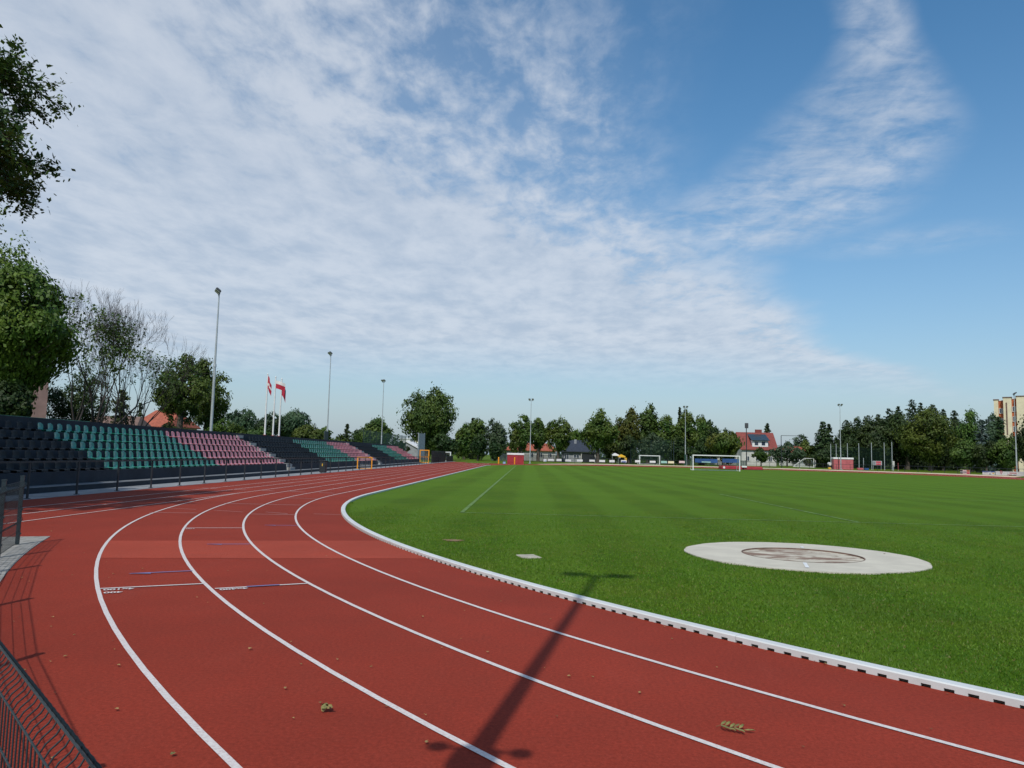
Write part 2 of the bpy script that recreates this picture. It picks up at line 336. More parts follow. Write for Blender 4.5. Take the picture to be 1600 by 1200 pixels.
    hz_ = t.m("POWER", t.m("SUBTRACT", 1.0, t.m("MAXIMUM", sx.outputs[2], 0.0)), 5.0)          # the air whitens toward the horizon
    base = t.mix(t.m("MULTIPLY", hz_, .92), hs.outputs[0], (2.8, 3.85, 5.15))
    c = t.mix(t.m("MULTIPLY", dens, .83), base, cc)
    t.t.links.new(c, bg.inputs[0]); bg.inputs[1].default_value = .10
world()
SC.view_settings.view_transform = "Standard"; SC.view_settings.look = "None"; SC.view_settings.exposure = 0.0; SC.view_settings.gamma = 1
SC.render.engine = "CYCLES"; SC.cycles.max_bounces = 6; SC.cycles.transparent_max_bounces = 6
# ---------------------------------------------------------------- ground, lawn, track
def ground():
    xs = [-3000, -900, -300, -120, -60]+list(np.arange(-40, 131, 5.0))+[180, 300, 900, 3000]
    ys = [-400, -100, -30]+list(np.arange(-15, 231, 5.0))+[300, 500, 1000, 3500]
    V = [(x, y, gz(x, y)-.03) for y in ys for x in xs]; nx = len(xs)
    Fc = [(j*nx+i, j*nx+i+1, (j+1)*nx+i+1, (j+1)*nx+i) for j in range(len(ys)-1) for i in range(nx-1)]
    tag(link("ground", np_mesh("ground", V, Fc, M["rough_grass"])), kind="structure")
ground()
NB = 160
def oval(off, n=NB):
    """closed ring at distance off outside the kerb, near bend first"""
    r = RK+off; pts = []
    for i in range(n+1):
        a = math.pi+math.pi*i/n; pts.append((CX+r*math.cos(a), YC+r*math.sin(a)))
    for i in range(n+1):
        a = math.pi*i/n; pts.append((CX+r*math.cos(a), YF+r*math.sin(a)))
    return pts
def ring_sheet(name, o0, o1, m, z, part=None, steps=1):
    mb = MB(); K = [oval(o0+(o1-o0)*k/steps) for k in range(steps+1)]; n = len(K[0]); part = part or (lambda x, y: True)
    for k in range(steps):
        A, B = K[k], K[k+1]
        for i in range(n):
            j = (i+1) % n
            if part(*A[i]) and part(*A[j]):
                mb.add([(p[0], p[1], gz(*p)+z) for p in (A[i], B[i], B[j], A[j])], [(0, 1, 2, 3)])
    o = mb.build(name, m); return tag(o, kind="structure")
def infield():
    me = bpy.data.meshes.new("infield"); P = oval(-.03); n = len(P)
    rings = [[(CX+(x-CX)*k, YC+SL/2+(y-YC-SL/2)*k, 0.0) for x, y in P] for k in (1, .8, .5, .2)]
    V = [p for r in rings for p in r]+[(CX, YC+SL/2, 0)]; Fc = []
    for k in range(3):
        for i in range(n): j = (i+1) % n; Fc.append((k*n+i, k*n+j, k*n+n+j, k*n+n+i))
    for i in range(n): Fc.append((3*n+i, 3*n+(i+1) % n, 4*n))
    me.from_pydata(V, [], Fc); me.materials.append(M["lawn"]); me.update(); tag(link("infield", me), kind="structure")
infield()
OUT = 5.95
ring_sheet("running_track", 0.0, OUT, M["track"], 0.0, None, 3)
# home straight with its start chute, reaching past the bend toward the camera's left
def chute():
    mb = MB(); N = 60; r = RK+OUT-.02; arc = []
    for i in range(N+1):
        a = math.pi+R(62)*i/N; arc.append((CX+r*math.cos(a), YC+r*math.sin(a)))
    XO = -15.75
    ysl = [p[1] for p in arc]
    for (x0, y0), (x1, y1) in zip(arc, arc[1:]):
        mb.poly([(XO, y0, -.003), (XO, y1, -.003), (x1, y1, -.003), (x0, y0, -.003)])
    Y = [YC]+list(np.arange(40, 161, 10.0))
    for a, b in zip(Y, Y[1:]):
        mb.poly([(XO, b, 0), (XO, a, 0), (XK-OUT, a, 0), (XK-OUT, b, 0)])
    # the piece between the far bend and the end of the straight
    far = []
    for i in range(31):
        a = math.pi-R(48)*i/30; far.append((CX+r*math.cos(a), YF+r*math.sin(a)))
    far = [p for p in far if p[1] < 159.9]
    for p, q in zip(far, far[1:]):
        if p[0] > XK-OUT+.001 or q[0] > XK-OUT+.001:
            mb.poly([(XK-OUT, q[1], -.004), (XK-OUT, p[1], -.004), (p[0], p[1], gz(*p)-.004), (q[0], q[1], gz(*q)-.004)])
    tag(mb.build("sprint_track", M["track"]), kind="structure")
chute()
LZ = .006
for k in range(1, 5): ring_sheet("lane_line", k*LW-.025, k*LW+.025, M["line"], LZ if k != 4 else LZ)
def strip(name, p, q, w, m, z=LZ, cut=0):
    d = np.array([q[0]-p[0], q[1]-p[1]]); L = np.linalg.norm(d); d /= L; nrm = np.array([-d[1], d[0]])*w/2
    mb = MB(); n = max(1, int(L/4))
    for i in range(n):
        a = np.array(p)+d*L*i/n; b = np.array(p)+d*L*(i+1)/n
        mb.poly([(*(a-nrm), z), (*(b-nrm), z), (*(b+nrm), z), (*(a+nrm), z)])
    return tag(mb.build(name, m), kind="structure")
for k, y0 in ((4, -2.0), (5, -2.0), (6, -2.0)):
    x = XK-k*LW
    if k == 4: strip("lane_line", (x, y0), (x, 30.2), .05, M["line"], .0085); strip("lane_line", (x, YF+.5), (x, 157), .05, M["line"], .0085)
    else: strip("lane_line", (x, y0), (x, 158), .05, M["line"])
for k in range(1, 4): strip("lane_line", (XK-k*LW, YF+1.5*k), (XK-k*LW, 158), .05, M["line"], .0085)
strip("lane_line", (-9.55, 14.35), (-9.06, 14.35), .05, M["line"])
# pitch markings, thin and faded in the grass
M["turf_line"] = mat("worn_pitch_paint", (.095, .175, .035), .8, .5, 3)
PX0, PX1, PY0, PY1 = -1.95, 61.95, 22.95, 123.6
for p, q in (((PX0, PY0), (PX0, PY1)), ((PX0, PY0), (PX1, PY0)), ((PX1, PY0), (PX1, PY1)), ((PX0, PY1), (PX1, PY1)),
             ((9.84, PY0), (9.84, 39.45)), ((50.16, PY0), (50.16, 39.45)), ((9.84, 39.45), (50.16, 39.45)), ((PX0, 73.3), (PX1, 73.3)),
             ((9.84, PY1), (9.84, 107.1)), ((50.16, PY1), (50.16, 107.1)), ((9.84, 107.1), (50.16, 107.1)), ((20.8, PY0), (20.8, 28.4))):
    strip("pitch_line", p, q, .12, M["turf_line"], .012)
# paler relaid band across the lanes
def band():
    mb = MB(); A = on_ground(160, 845), on_ground(150, 872); B = on_ground(600, 845), on_ground(650, 873)
    def clip(p, q, r):
        p, q = np.array(p), np.array(q); lo = None
        for k in np.linspace(-.3, 1.5, 2000):
            x = p+(q-p)*k; dd = math.hypot(x[0]-CX, x[1]-YC)
            if dd <= r: return tuple(x)
        return tuple(q)
    q = [clip(A[0], B[0], RK+4*LW), clip(A[1], B[1], RK+4*LW), clip(A[1], B[1], RK+.005), clip(A[0], B[0], RK+.005)]
    mb.poly([(x, y, .003) for x, y in q]); tag(mb.build("track_patch", M["band"]), kind="structure")
band()
# start and relay marks on the lanes, placed from where they lie on the track
def mark(u0, v0, u1, v1, m, w=.05, arrow=False):
    p, q = on_ground(u0, v0), on_ground(u1, v1); strip("track_mark", p, q, w, m, .009)
    if arrow:
        d = np.array(q)-np.array(p); d /= np.linalg.norm(d); nn = np.array([-d[1], d[0]]); mb = MB(); a = np.array(p)
        mb.poly([(*(a-d*.02), .0115), (*(a+d*.26-nn*.11), .0115), (*(a+d*.26), .0115)]); tag(mb.build("track_mark", m), kind="structure")
z3 = lambda a, b: (130+a/3.72, 760+b/3.72)
for a, b, c, d, m, w, ar in ((100, 597, 705, 568, "line", .05, 0), (765, 597, 1300, 567, "line", .05, 0), (270, 510, 635, 493, "line_blue", .05, 1), (720, 338, 970, 337, "line_blue", .05, 1),
        (595, 243, 930, 243, "line", .05, 0), (385, 153, 660, 156, "line_faint", .05, 0), (970, 162, 1240, 166, "line_faint", .05, 0), (1055, 227, 1245, 229, "line_blue", .05, 1),
        (495, 128, 655, 135, "line_faint", .035, 0), (760, 140, 930, 150, "line_faint", .035, 0), (1060, 150, 1190, 160, "line_faint", .035, 0), (820, 100, 1270, 110, "line_faint", .06, 0),
        (1181, 68, 1360, 72, "line_faint", .06, 0), (1340, 161, 1500, 166, "line_faint", .04, 0)):
    mark(*z3(a, b), *z3(c, d), M[m], w, ar)
p, q = on_ground(*z3(950, 587)), on_ground(*z3(1140, 576)); strip("track_mark", p, q, .052, M["line_blue"], .0125)
for a, b, c, d in ((690, 10, 780, 14), (865, 18, 945, 22), (1040, 24, 1110, 28), (1200, 30, 1290, 34), (1370, 38, 1460, 40)):
    mark(*z3(a, b), *z3(c, d), M["mark_relay"], .16)
def ground_text(txt, u, v, u2, v2, size):
    """lettering painted on the track; it reads toward runners, so upside down from here"""
    p, q = np.array(on_ground(u, v)), np.array(on_ground(u2, v2)); d = q-p; ang = math.atan2(d[1], d[0])+math.pi
    cu = bpy.data.curves.new("lettering", "FONT"); cu.body = txt; cu.size = size; cu.align_x = "RIGHT"; cu.offset = .004
    o = bpy.data.objects.new("lettering", cu); COL.objects.link(o); bpy.context.view_layer.update()
    me = bpy.data.meshes.new_from_object(o.evaluated_get(bpy.context.evaluated_depsgraph_get())); bpy.data.objects.remove(o)
    me.materials.clear(); me.materials.append(M["line"]); tag(link("track_lettering", me, None, (p[0], p[1], .0095), ang), kind="structure")
ground_text("4x100", *z3(118, 601), *z3(280, 594), .135); ground_text("400", *z3(120, 618), *z3(280, 611), .135)
ground_text("4x400", *z3(790, 600), *z3(940, 592), .135); ground_text("100", *z3(598, 247), *z3(680, 247), .13)
# kerb: hollow white rail with drainage slots, slots modelled along the near bend
def kerb():
    mb = MB(); P = oval(0); n = len(P); H = .055; WI = .125; P2 = oval(-WI)
    S = .17; 
    def at(s):   # arc length from near-bend start, kerb outer face
        r = RK; L1 = math.pi*r
        if s < L1: a = math.pi+s/r; c, si = math.cos(a), math.sin(a); return (CX+r*c, YC+r*si), (c, si)
        s -= L1
        if s < SL: return (CX+r, YC+s), (1, 0)
        s -= SL
        if s < L1: a = s/r; c, si = math.cos(a), math.sin(a); return (CX+r*c, YF+r*si), (c, si)
        s -= L1; return (XK, YF-s), (-1, 0)
    TOT = 2*math.pi*RK+2*SL
    def seg(s0, s1, z0, z1, face=True, top=True, mi=0, inset=0.0):
        (a, na), (b, nb) = at(s0), at(s1)
        f = lambda p, nn, o, z: (p[0]+nn[0]*o, p[1]+nn[1]*o, z+gz(p[0], p[1]))
        if face: mb.poly([f(a, na, -inset, z0), f(b, nb, -inset, z0), f(b, nb, -inset, z1), f(a, na, -inset, z1)], mi)
        if top:
            e = .012
            mb.add([f(a, na, 0, z1), f(b, nb, 0, z1), f(b, nb, -e, z1+e*.8), f(a, na, -e, z1+e*.8), f(b, nb, -WI+e, z1+e*.8), f(a, na, -WI+e, z1+e*.8), f(b, nb, -WI, z1), f(a, na, -WI, z1), f(b, nb, -WI, -.03), f(a, na, -WI, -.03)],
                   [(0, 1, 2, 3), (3, 2, 4, 5), (5, 4, 6, 7), (7, 6, 8, 9)], 0)
    near = 44.0; s = 0.0; i = 0; ZT = .023
    while s < near:
        g = .003 if i % 25 == 24 else 0.0
        seg(s, s+S-g, ZT, H, True, True); sl = S*.45
        seg(s+sl, s+S-g, 0, ZT, True, False)
        seg(s, s+sl, 0, ZT, True, False, 1, .025)
        (a, na), (b, nb) = at(s), at(s+sl)
        for (p, nn) in ((a, na), (b, nb)):
            mb.poly([(p[0], p[1], 0), (p[0], p[1], ZT), (p[0]-nn[0]*.025, p[1]-nn[1]*.025, ZT), (p[0]-nn[0]*.025, p[1]-nn[1]*.025, 0)])
        s += S; i += 1
    Rng = []
    k = s
    while k < TOT: Rng.append((k, min(k+1.0, TOT))); k += 1.0
    for a, b in Rng:
        if a < 90 or at(a)[0][0] < XK+.5 and at(a)[0][1] < 124: seg(a, b-.004, 0, H)
    tag(mb.build("kerb", [M["kerb"], M["recess"]]), kind="structure")
kerb()
# paved ring outside the near bend, path in front of the stand, pale path round the far bend
def arc_paving():
    mb = MB(); N = 60; r0, r1 = RK+OUT, RK+OUT+2.6
    for i in range(N):
        a0, a1 = R(203)+R(75)*i/N, R(203)+R(75)*(i+1)/N
        z = .012
        P = [(CX+r*math.cos(a), YC+r*math.sin(a), z) for r, a in ((r0, a0), (r1, a0), (r1, a1), (r0, a1))]; mb.poly(P)
        mb.poly([P[3], P[0], (P[0][0], P[0][1], -.02), (P[3][0], P[3][1], -.02)])
    tag(mb.build("pavement", M["paving"]), kind="structure")
arc_paving()
mb = MB(); mb.box((-16.9, 92, -.01), (2.3, 150, .03)); tag(mb.build("spectator_path", M["path"]), kind="structure")
ring_sheet("perimeter_path", OUT, OUT+1.3, M["path_beige"], .01, lambda x, y: y > 60 and x > 2)

# worn slab and bare patch in the grass, shot-put circle
x, y = on_ground(826, 870); mb = MB(); mb.box((0, 0, .0), (.33, .42, .03), R(20), bev=.005); tag(mb.build("access_cover", M["cover"], None, (x, y, 0)), "pale square concrete cover set flush in the grass near the kerb", "cover")
x, y = on_ground(708, 845); mb = MB(); mb.poly([(.2*math.cos(a)*(1+.3*math.sin(3*a)), .18*math.sin(a), .012) for a in np.linspace(0, 6.2, 16)]); M["soil"] = mat("bare_soil", (.19, .12, .06), .9, .25, 9); tag(mb.build("bare_patch", M["soil"], None, (x, y, 0)), kind="structure")
def circle():
    c = np.array(on_ground(1263, 872.0)); c = np.array([5.14, 14.52])
    root = empty("throwing_circle", "round pale concrete shot-put pad with a stained sunken circle, set in the grass", "throwing circle", (c[0], c[1], 0))
    r0, r1 = 1.0675, 2.13; N = 96
    mb = MB()
    for i in range(N):
        a, b = 2*math.pi*i/N, 2*math.pi*(i+1)/N; wob = lambda t: r1*(1+.006*math.sin(7*t)+.004*math.sin(17*t))
        P = lambda r, t, z: (r*math.cos(t), r*math.sin(t), z)
        mb.poly([P(r0+.012, a, .03), P(wob(a), a, .024), P(wob(b), b, .024), P(r0+.012, b, .03)])
        mb.poly([P(wob(a), a, .024), P(wob(a), a, -.03), P(wob(b), b, -.03), P(wob(b), b, .024)])
    mb.build("concrete_pad", M["pad"], root)
    mb = MB(); mb.poly([(r0*math.cos(2*math.pi*i/N), r0*math.sin(2*math.pi*i/N), .008) for i in range(N)]); mb.build("circle_floor", M["pad_in"], root)
    mb = MB()
    for i in range(N):
        a, b = 2*math.pi*i/N, 2*math.pi*(i+1)/N; P = lambda r, t, z: (r*math.cos(t), r*math.sin(t), z)
        mb.poly([P(r0-.003, a, .034), P(r0+.014, a, .034), P(r0+.014, b, .034), P(r0-.003, b, .034)]); mb.poly([P(r0-.003, b, .034), P(r0-.003, b, .0), P(r0-.003, a, .0), P(r0-.003, a, .034)])
    mb.build("steel_rim", mat("rusty_steel", (.16, .10, .075), .7, .3, 9), root)
    p = np.array(on_ground(1258, 881)); d = np.array(on_ground(1263, 890))-p
    for s, lo, hi in ((1, (1257, 882), (1262, 890)), (-1, (1254.5, 858.5), (1252.5, 856.5))):
        p, q = np.array(on_ground(*lo))-c, np.array(on_ground(*hi))-c; dd = q-p; n = np.array([-dd[1], dd[0]])/np.linalg.norm(dd)*.03
        mb = MB(); mb.poly([(*(p-n), .0345), (*(q-n), .0345), (*(q+n), .0345), (*(p+n), .0345)]); mb.build("centre_mark", M["white"], root)
circle()
# grass blades over the nearer lawn
def blades():
    n = 380000; Z = 4.6*np.exp(RNG.random(n*2)*math.log(26/4.6)); U = RNG.random(n*2)*1760-60
    fwd = np.array([FW[0], FW[1]])/math.hypot(FW[0], FW[1]); rgt = np.array([fwd[1], -fwd[0]])
    X = fwd[0]*Z+rgt[0]*Z*(U-800)/F; Y = fwd[1]*Z+rgt[1]*Z*(U-800)/F
    d = np.where(Y < YC, np.hypot(X-CX, Y-YC)-RK, XK-X); ok = (d < -.135)&(np.hypot(X-5.14, Y-14.52) > 2.10)&(RNG.random(n*2) < np.clip(Z/16, .25, 1)*np.clip((26-Z)/15, 0, 1))
    ok &= ~((np.abs(X-on_ground(826, 870)[0]) < .2)&(np.abs(Y-on_ground(826, 870)[1]) < .22))
    X, Y, Z, d = X[ok][:n], Y[ok][:n], Z[ok][:n], d[ok][:n]; n = len(X)
    edge = np.where(d > -.25, 1.25, 1.0)
    h = (.012+.022*RNG.random(n)**2)*edge; w = .0028*(1+Z*.10)*(.7+.6*RNG.random(n)); a = RNG.random(n)*6.283; l = RNG.random(n)*.03; b = RNG.random(n)*6.283
    V = np.zeros((n, 3, 3), np.float32); c, s = np.cos(a)*w, np.sin(a)*w
    V[:, 0] = np.c_[X-c, Y-s, np.zeros(n)]; V[:, 1] = np.c_[X+c, Y+s, np.zeros(n)]; V[:, 2] = np.c_[X+l*np.cos(b), Y+l*np.sin(b), h]
    tag(link("grass", np_mesh("grass", V.reshape(-1, 3), np.arange(3*n).reshape(-1, 3), M["blade"])), "short mown green grass on the infield", "grass", kind="stuff")
blades()
def tufts():
    """longer ragged blades the mower leaves along the kerb and round the throwing pad"""
    V = []; n = 15000; k = 0
    a = math.pi+R(8)+R(100)*RNG.random(n)
    dn = np.array([RK-.132-abs(RNG.normal())*.05 for _ in range(n)]); X, Y = CX+dn*np.cos(a), YC+dn*np.sin(a); m = 5000; b = RNG.random(m)*6.283; rr = 2.10+.05*RNG.random(m)
    X = np.r_[X, 5.14+rr*np.cos(b)]; Y = np.r_[Y, 14.52+rr*np.sin(b)]; n += m
    cl = .5+.5*np.sin(X*9+Y*7)*np.sin(X*3.1-Y*4.3); h = (.02+.035*RNG.random(n))*(.5+cl); h[-m:] *= .5; w = .0035*(1+Y*.05); t = RNG.random(n)*6.283; l = RNG.random(n)*.035; q = RNG.random(n)*6.283
    P = np.zeros((n, 3, 3), np.float32); c, s = np.cos(t)*w, np.sin(t)*w
    P[:, 0] = np.c_[X-c, Y-s, np.zeros(n)]; P[:, 1] = np.c_[X+c, Y+s, np.zeros(n)]; P[:, 2] = np.c_[X+l*np.cos(q), Y+l*np.sin(q), h]
    tag(link("grass_tufts", np_mesh("grass_tufts", P.reshape(-1, 3), np.arange(3*n).reshape(-1, 3), M["blade"])), "ragged longer grass along the kerb and the throwing pad", "grass", kind="stuff")
tufts()
# fallen leaves
def leaf_mesh(s, mi, curl):
    mb = MB(); pts = []; N = 11; rnd = random.random
    s *= .62; curl *= .5
    for i in range(N):
        a = 2*math.pi*i/N; r = s*(.55+.45*abs(math.cos(a*2.5)))*(.7+.3*rnd()); pts.append((r*math.cos(a), r*.75*math.sin(a), .004+curl*s*(abs(math.sin(a))**1.5)*(.6+.6*rnd())))
    mb.add(pts+[(0, 0, .003+.1*s*curl)], [(i, (i+1) % N, N) for i in range(N)], 0)
    mb.add([(s*.5, 0, .006), (s*.5, .004, .006), (s*1.15, .012+.2*s*rnd(), .012)], [(0, 1, 2)], 0)
    return mb.mesh("fallen_leaf", M[mi])
big = [(527, 1033, .03, "leaf_tan", "small pale curled leaf lying just above the second lane line"), (500, 1101, .028, "leaf_olive", "small olive leaf lying beside the crumpled leaf clump on the track"),
       (391, 1016, .045, "leaf_tan", "tan leaf on the red track in the third lane, left of the lane line"), (603, 1107, .03, "leaf_brown", "brown leaf touching the third white lane line at the front"),
       (762, 1021, .035, "leaf_tan", "tan leaf lying in the second lane left of the long mast shadow"), (182, 1111, .04, "leaf_tan", "tan leaf curled on the outer track surface near the mesh fence"),
       (726, 956, .025, "leaf_tan", "tan leaf near the lane line in the innermost lane"), (270, 1182, .04, "leaf_olive", "olive leaf on the track at the very front beside the outer lane line"),
       (102, 1028, .035, "leaf_tan", "tan leaf lying at the tip of a fence post shadow"), (611, 809, .05, "leaf_tan", "pale leaf lying on the grass just inside the kerb"), (222, 890, .035, "leaf_tan", "tan leaf lying on the blue arrow mark"),
       (1270, 990, .03, "leaf_brown", "small brown leaf lying at the foot of the slotted kerb"), (1310, 1033, .035, "leaf_tan", "yellowish leaf caught against the kerb slots"), (818, 906, .03, "leaf_tan", "tan leaf lying at the kerb foot left of the mast shadow"),
       (1382, 868, .05, "leaf_brown", "brown leaf lying on the pale concrete throwing pad")]
for u, v, s, m, lab in big:
    x, y = on_ground(u, v); z = .012
    if "kerb slots" in lab or "kerb foot" in lab or "foot of the slotted" in lab:
        dd = math.hypot(x-CX, y-YC); k = (RK+.05)/dd; x, y = CX+(x-CX)*k, YC+(y-YC)*k
    if "pad" in lab: z = .03
    tag(link("fallen_leaf", leaf_mesh(s, m, .45), None, (x, y, z), random.random()*6), lab, "leaf", "fallen leaves")
mb = MB()
for i in range(9):
    s = .027; a0 = random.random()*6; c = (random.uniform(-.032, .032), random.uniform(-.028, .028), random.uniform(.01, .035)); t1 = random.uniform(-.8, .8); pts = []
    for k in range(8):
        a = 2*math.pi*k/8; r = s*(.5+.5*random.random()); pts.append((c[0]+r*math.cos(a+a0), c[1]+r*math.sin(a+a0)*math.cos(t1), max(.003, c[2]+r*math.sin(a+a0)*math.sin(t1)+.012*random.random())))
    mb.poly(pts, i % 2)
x, y = on_ground(512, 1112); tag(mb.build("leaf_clump", [M["leaf_olive"], M["leaf_tan"]], None, (x, y, .006)), "crumpled clump of dry olive leaves on the red track", "leaf", "fallen leaves")
def compound_leaf():
    mb = MB(); L = .17; P = [(L*(k/6-.5), .012*math.sin(k*.9), .008+.012*math.sin(k*1.1)**2) for k in range(7)]; mb.tube(P, [.0022, .002, .002, .0018, .0016, .0014, .001], 5, 1)
    for k in range(1, 7):
        for sd in ((-1, 1) if k < 6 else (0,)):
            a = sd*1.05 if sd else 0; c, s = math.cos(a), math.sin(a); ln = .078; w = .010; up = .012*random.random(); p = P[k]
            q = [(0, 0, 0), (ln*.4, w, up), (ln*.8, w*.6, up*1.3), (ln, 0, up*.6), (ln*.8, -w*.6, up*1.2), (ln*.4, -w, up*.5)]
            mb.poly([(p[0]+x*c-y*s, p[1]+x*s+y*c, p[2]+z) for x, y, z in q], 0)
    x, y = on_ground(1140, 1141); tag(mb.build("fallen_leaf", [M["leaf_olive"], M["leaf_brown"]], None, (x, y, .006), R(-14)), "olive feather-shaped leaf twig lying between the two lane lines nearest the kerb", "leaf", "fallen leaves")
compound_leaf()
variants = [leaf_mesh(s, m, c) for s, m, c in ((.022, "leaf_tan", .5), (.028, "leaf_olive", .4), (.02, "leaf_brown", .5), (.016, "leaf_tan", .7), (.034, "leaf_tan", .6))]
spots = [(110, 827), (97, 809), (123, 820), (75, 828), (80, 831), (108, 855), (131, 865), (145, 867), (66, 872), (34, 904), (45, 910), (113, 900), (139, 901), (166, 879), (177, 898), (170, 904), (96, 893), (30, 966), (22, 973), (82, 966), (80, 981), (116, 994), (176, 1003), (179, 1017), (185, 1042),
         (79, 1036), (38, 1049), (86, 1085), (105, 1139), (83, 1188), (290, 880), (324, 911), (402, 895), (417, 893), (308, 935), (325, 943), (412, 945), (438, 892), (470, 874), (510, 870), (518, 874), (356, 893), (256, 858), (318, 815), (395, 810), (455, 1005), (470, 1040), (540, 1054), (535, 1068), (446, 1078), (458, 1125), (580, 1044),
         (688, 951), (661, 966), (660, 965), (690, 1014), (860, 969), (640, 892), (655, 895), (744, 900), (749, 901), (783, 941), (810, 980), (851, 1046), (889, 1059), (955, 1017), (926, 1060), (870, 1122), (665, 1120), (667, 1163), (735, 900), (1319, 1105), (1455, 1142), (720, 1000), (1000, 1085), (1120, 1045), (1050, 1000), (1255, 1170)]
for i, (u, v) in enumerate(spots):
    x, y = on_ground(u, v)
    tag(link("fallen_leaf", variants[i % 5], None, (x, y, .01), random.random()*6), "tiny dry leaf fleck scattered on the red track surface", "leaf", "tiny leaf flecks on the track")
for i in range(34):
    a = math.pi+R(random.uniform(22, 72)); r = RK+random.uniform(.012, .09)
    tag(link("fallen_leaf", variants[random.choice((0, 2, 3, 2))], None, (CX+r*math.cos(a), YC+r*math.sin(a), .006), random.random()*6), "tiny dry leaf fleck lying at the foot of the white kerb", "leaf", "tiny leaf flecks along the kerb")
# ---------------------------------------------------------------- grandstand
ROW_X0, ROW_D, ROW_Z0, ROW_H = -18.2, .775, .70, .40
Y0, Y1 = 17.5, 127.6
AISLES = ((57.15, 58.4), (92.1, 93.4))
def grandstand():
    root = empty("grandstand", "long low dark painted concrete grandstand along the home straight", "grandstand", (-18, 72, 0))
    mb = MB(); L = Y1-Y0; cy = (Y0+Y1)/2-72
    prof = [(0.6, -.02), (0.6, .2), (-.2, .2), (-.2, ROW_Z0)]
    for i in range(5):
        x1 = ROW_X0-(i+1)*ROW_D+18 if i < 4 else -4.15
        prof += [(x1, ROW_Z0+i*ROW_H)]
        if i < 4: prof += [(x1, ROW_Z0+(i+1)*ROW_H)]
    prof += [(-4.15, 2.92), (-4.4, 2.92), (-4.4, -.02)]
    n = len(prof); N = 24; ys = [Y0-72+L*k/N for k in range(N+1)]
    for a, b in zip(ys, ys[1:]):
        for k in range(n-1):
            if k == 1: continue
            (xa, za), (xb, zb) = prof[k], prof[k+1]; mb.poly([(xa, a, za), (xa, b, za), (xb, b, zb), (xb, a, zb)][::-1])
    for y in (ys[0], ys[-1]): mb.poly([(x, y, z) for x, z in prof])
    mb.build("terrace", M["navy"], root)
    mb = MB(); mb.box((.2, cy, .205), (.84, L, .016)); mb.build("ledge", M["ledge"], root)
    for a, b in AISLES:
        mb = MB(); w = b-a; yc = (a+b)/2-72
        for i in range(5):
            x = ROW_X0-i*ROW_D+18
            mb.box((x-ROW_D/2+.006, yc, ROW_Z0+i*ROW_H+.004), (ROW_D, w, .02))
            if i: mb.box((x+.16, yc, ROW_Z0+(i-.5)*ROW_H), (.32, w, .21))
        mb.box((-.05, yc, .32), (.32, w, .22)); mb.box((-.18, yc, .55), (.1, w, .2)); mb.box((-4.2, yc, 2.66), (.34, w, .22))
        mb.build("stairs", M["concrete"], root)
grandstand()
def seat_bm(n=1):
    """one-piece shell: dished pan with a lip and a tall back with rounded shoulders; front faces +X"""
    mb = MB(); W2 = .195; rows = []
    prof = [(.02, -.025, .94), (.035, .015, .97), (.0, .03, 1), (-.12, .012, 1), (-.27, .008, .97), (-.355, .05, .95), (-.385, .16, .97), (-.405, .27, .95), (-.415, .335, .80), (-.425, .345, .74)]
    for x, z, k in prof:
        rows.append([(x, W2*k*t, z+(.022*abs(t)**2.5 if x < 0.0 and z < .03 else 0), ) if z < .1 else (x+.03*t*t, W2*k*t, z-(.05*t**4 if z > .3 else 0)) for t in (-1, -.62, 0, .62, 1)])
    V = [p for r in rows for p in r]; nr = len(rows)
    mb.add(V, [(r*5+c, r*5+c+1, r*5+6+c, r*5+5+c) for r in range(nr-1) for c in range(4)], 0, True)
    # thickness at the edges: a skirt under the pan and behind the back
    B = [(p[0]-.014 if p[2] > .06 else p[0], p[1]*.97, p[2]-(.022 if p[2] <= .06 else 0.004)) for p in V]
    mb.add(B, [(r*5+c, r*5+5+c, r*5+6+c, r*5+c+1) for r in range(nr-1) for c in range(4)], 0, True)
    k = len(V)
    ring = [r*5 for r in range(nr)]+[(nr-1)*5+c for c in range(1, 5)]+[r*5+4 for r in range(nr-2, -1, -1)]+[c for c in range(3, 0, -1)]
    mb.add(V+B, [(ring[i], ring[(i+1) % len(ring)], k+ring[(i+1) % len(ring)], k+ring[i]) for i in range(len(ring))], 0)
    mb.box((-.17, 0, -.035), (.3, .06, .05)); return mb
PITCH_S = .70
ORD = "first second third fourth fifth sixth seventh eighth ninth tenth eleventh twelfth thirteenth fourteenth fifteenth sixteenth seventeenth".split()
ROWN = ["front row", "second row", "third row", "fourth row", "top row"]
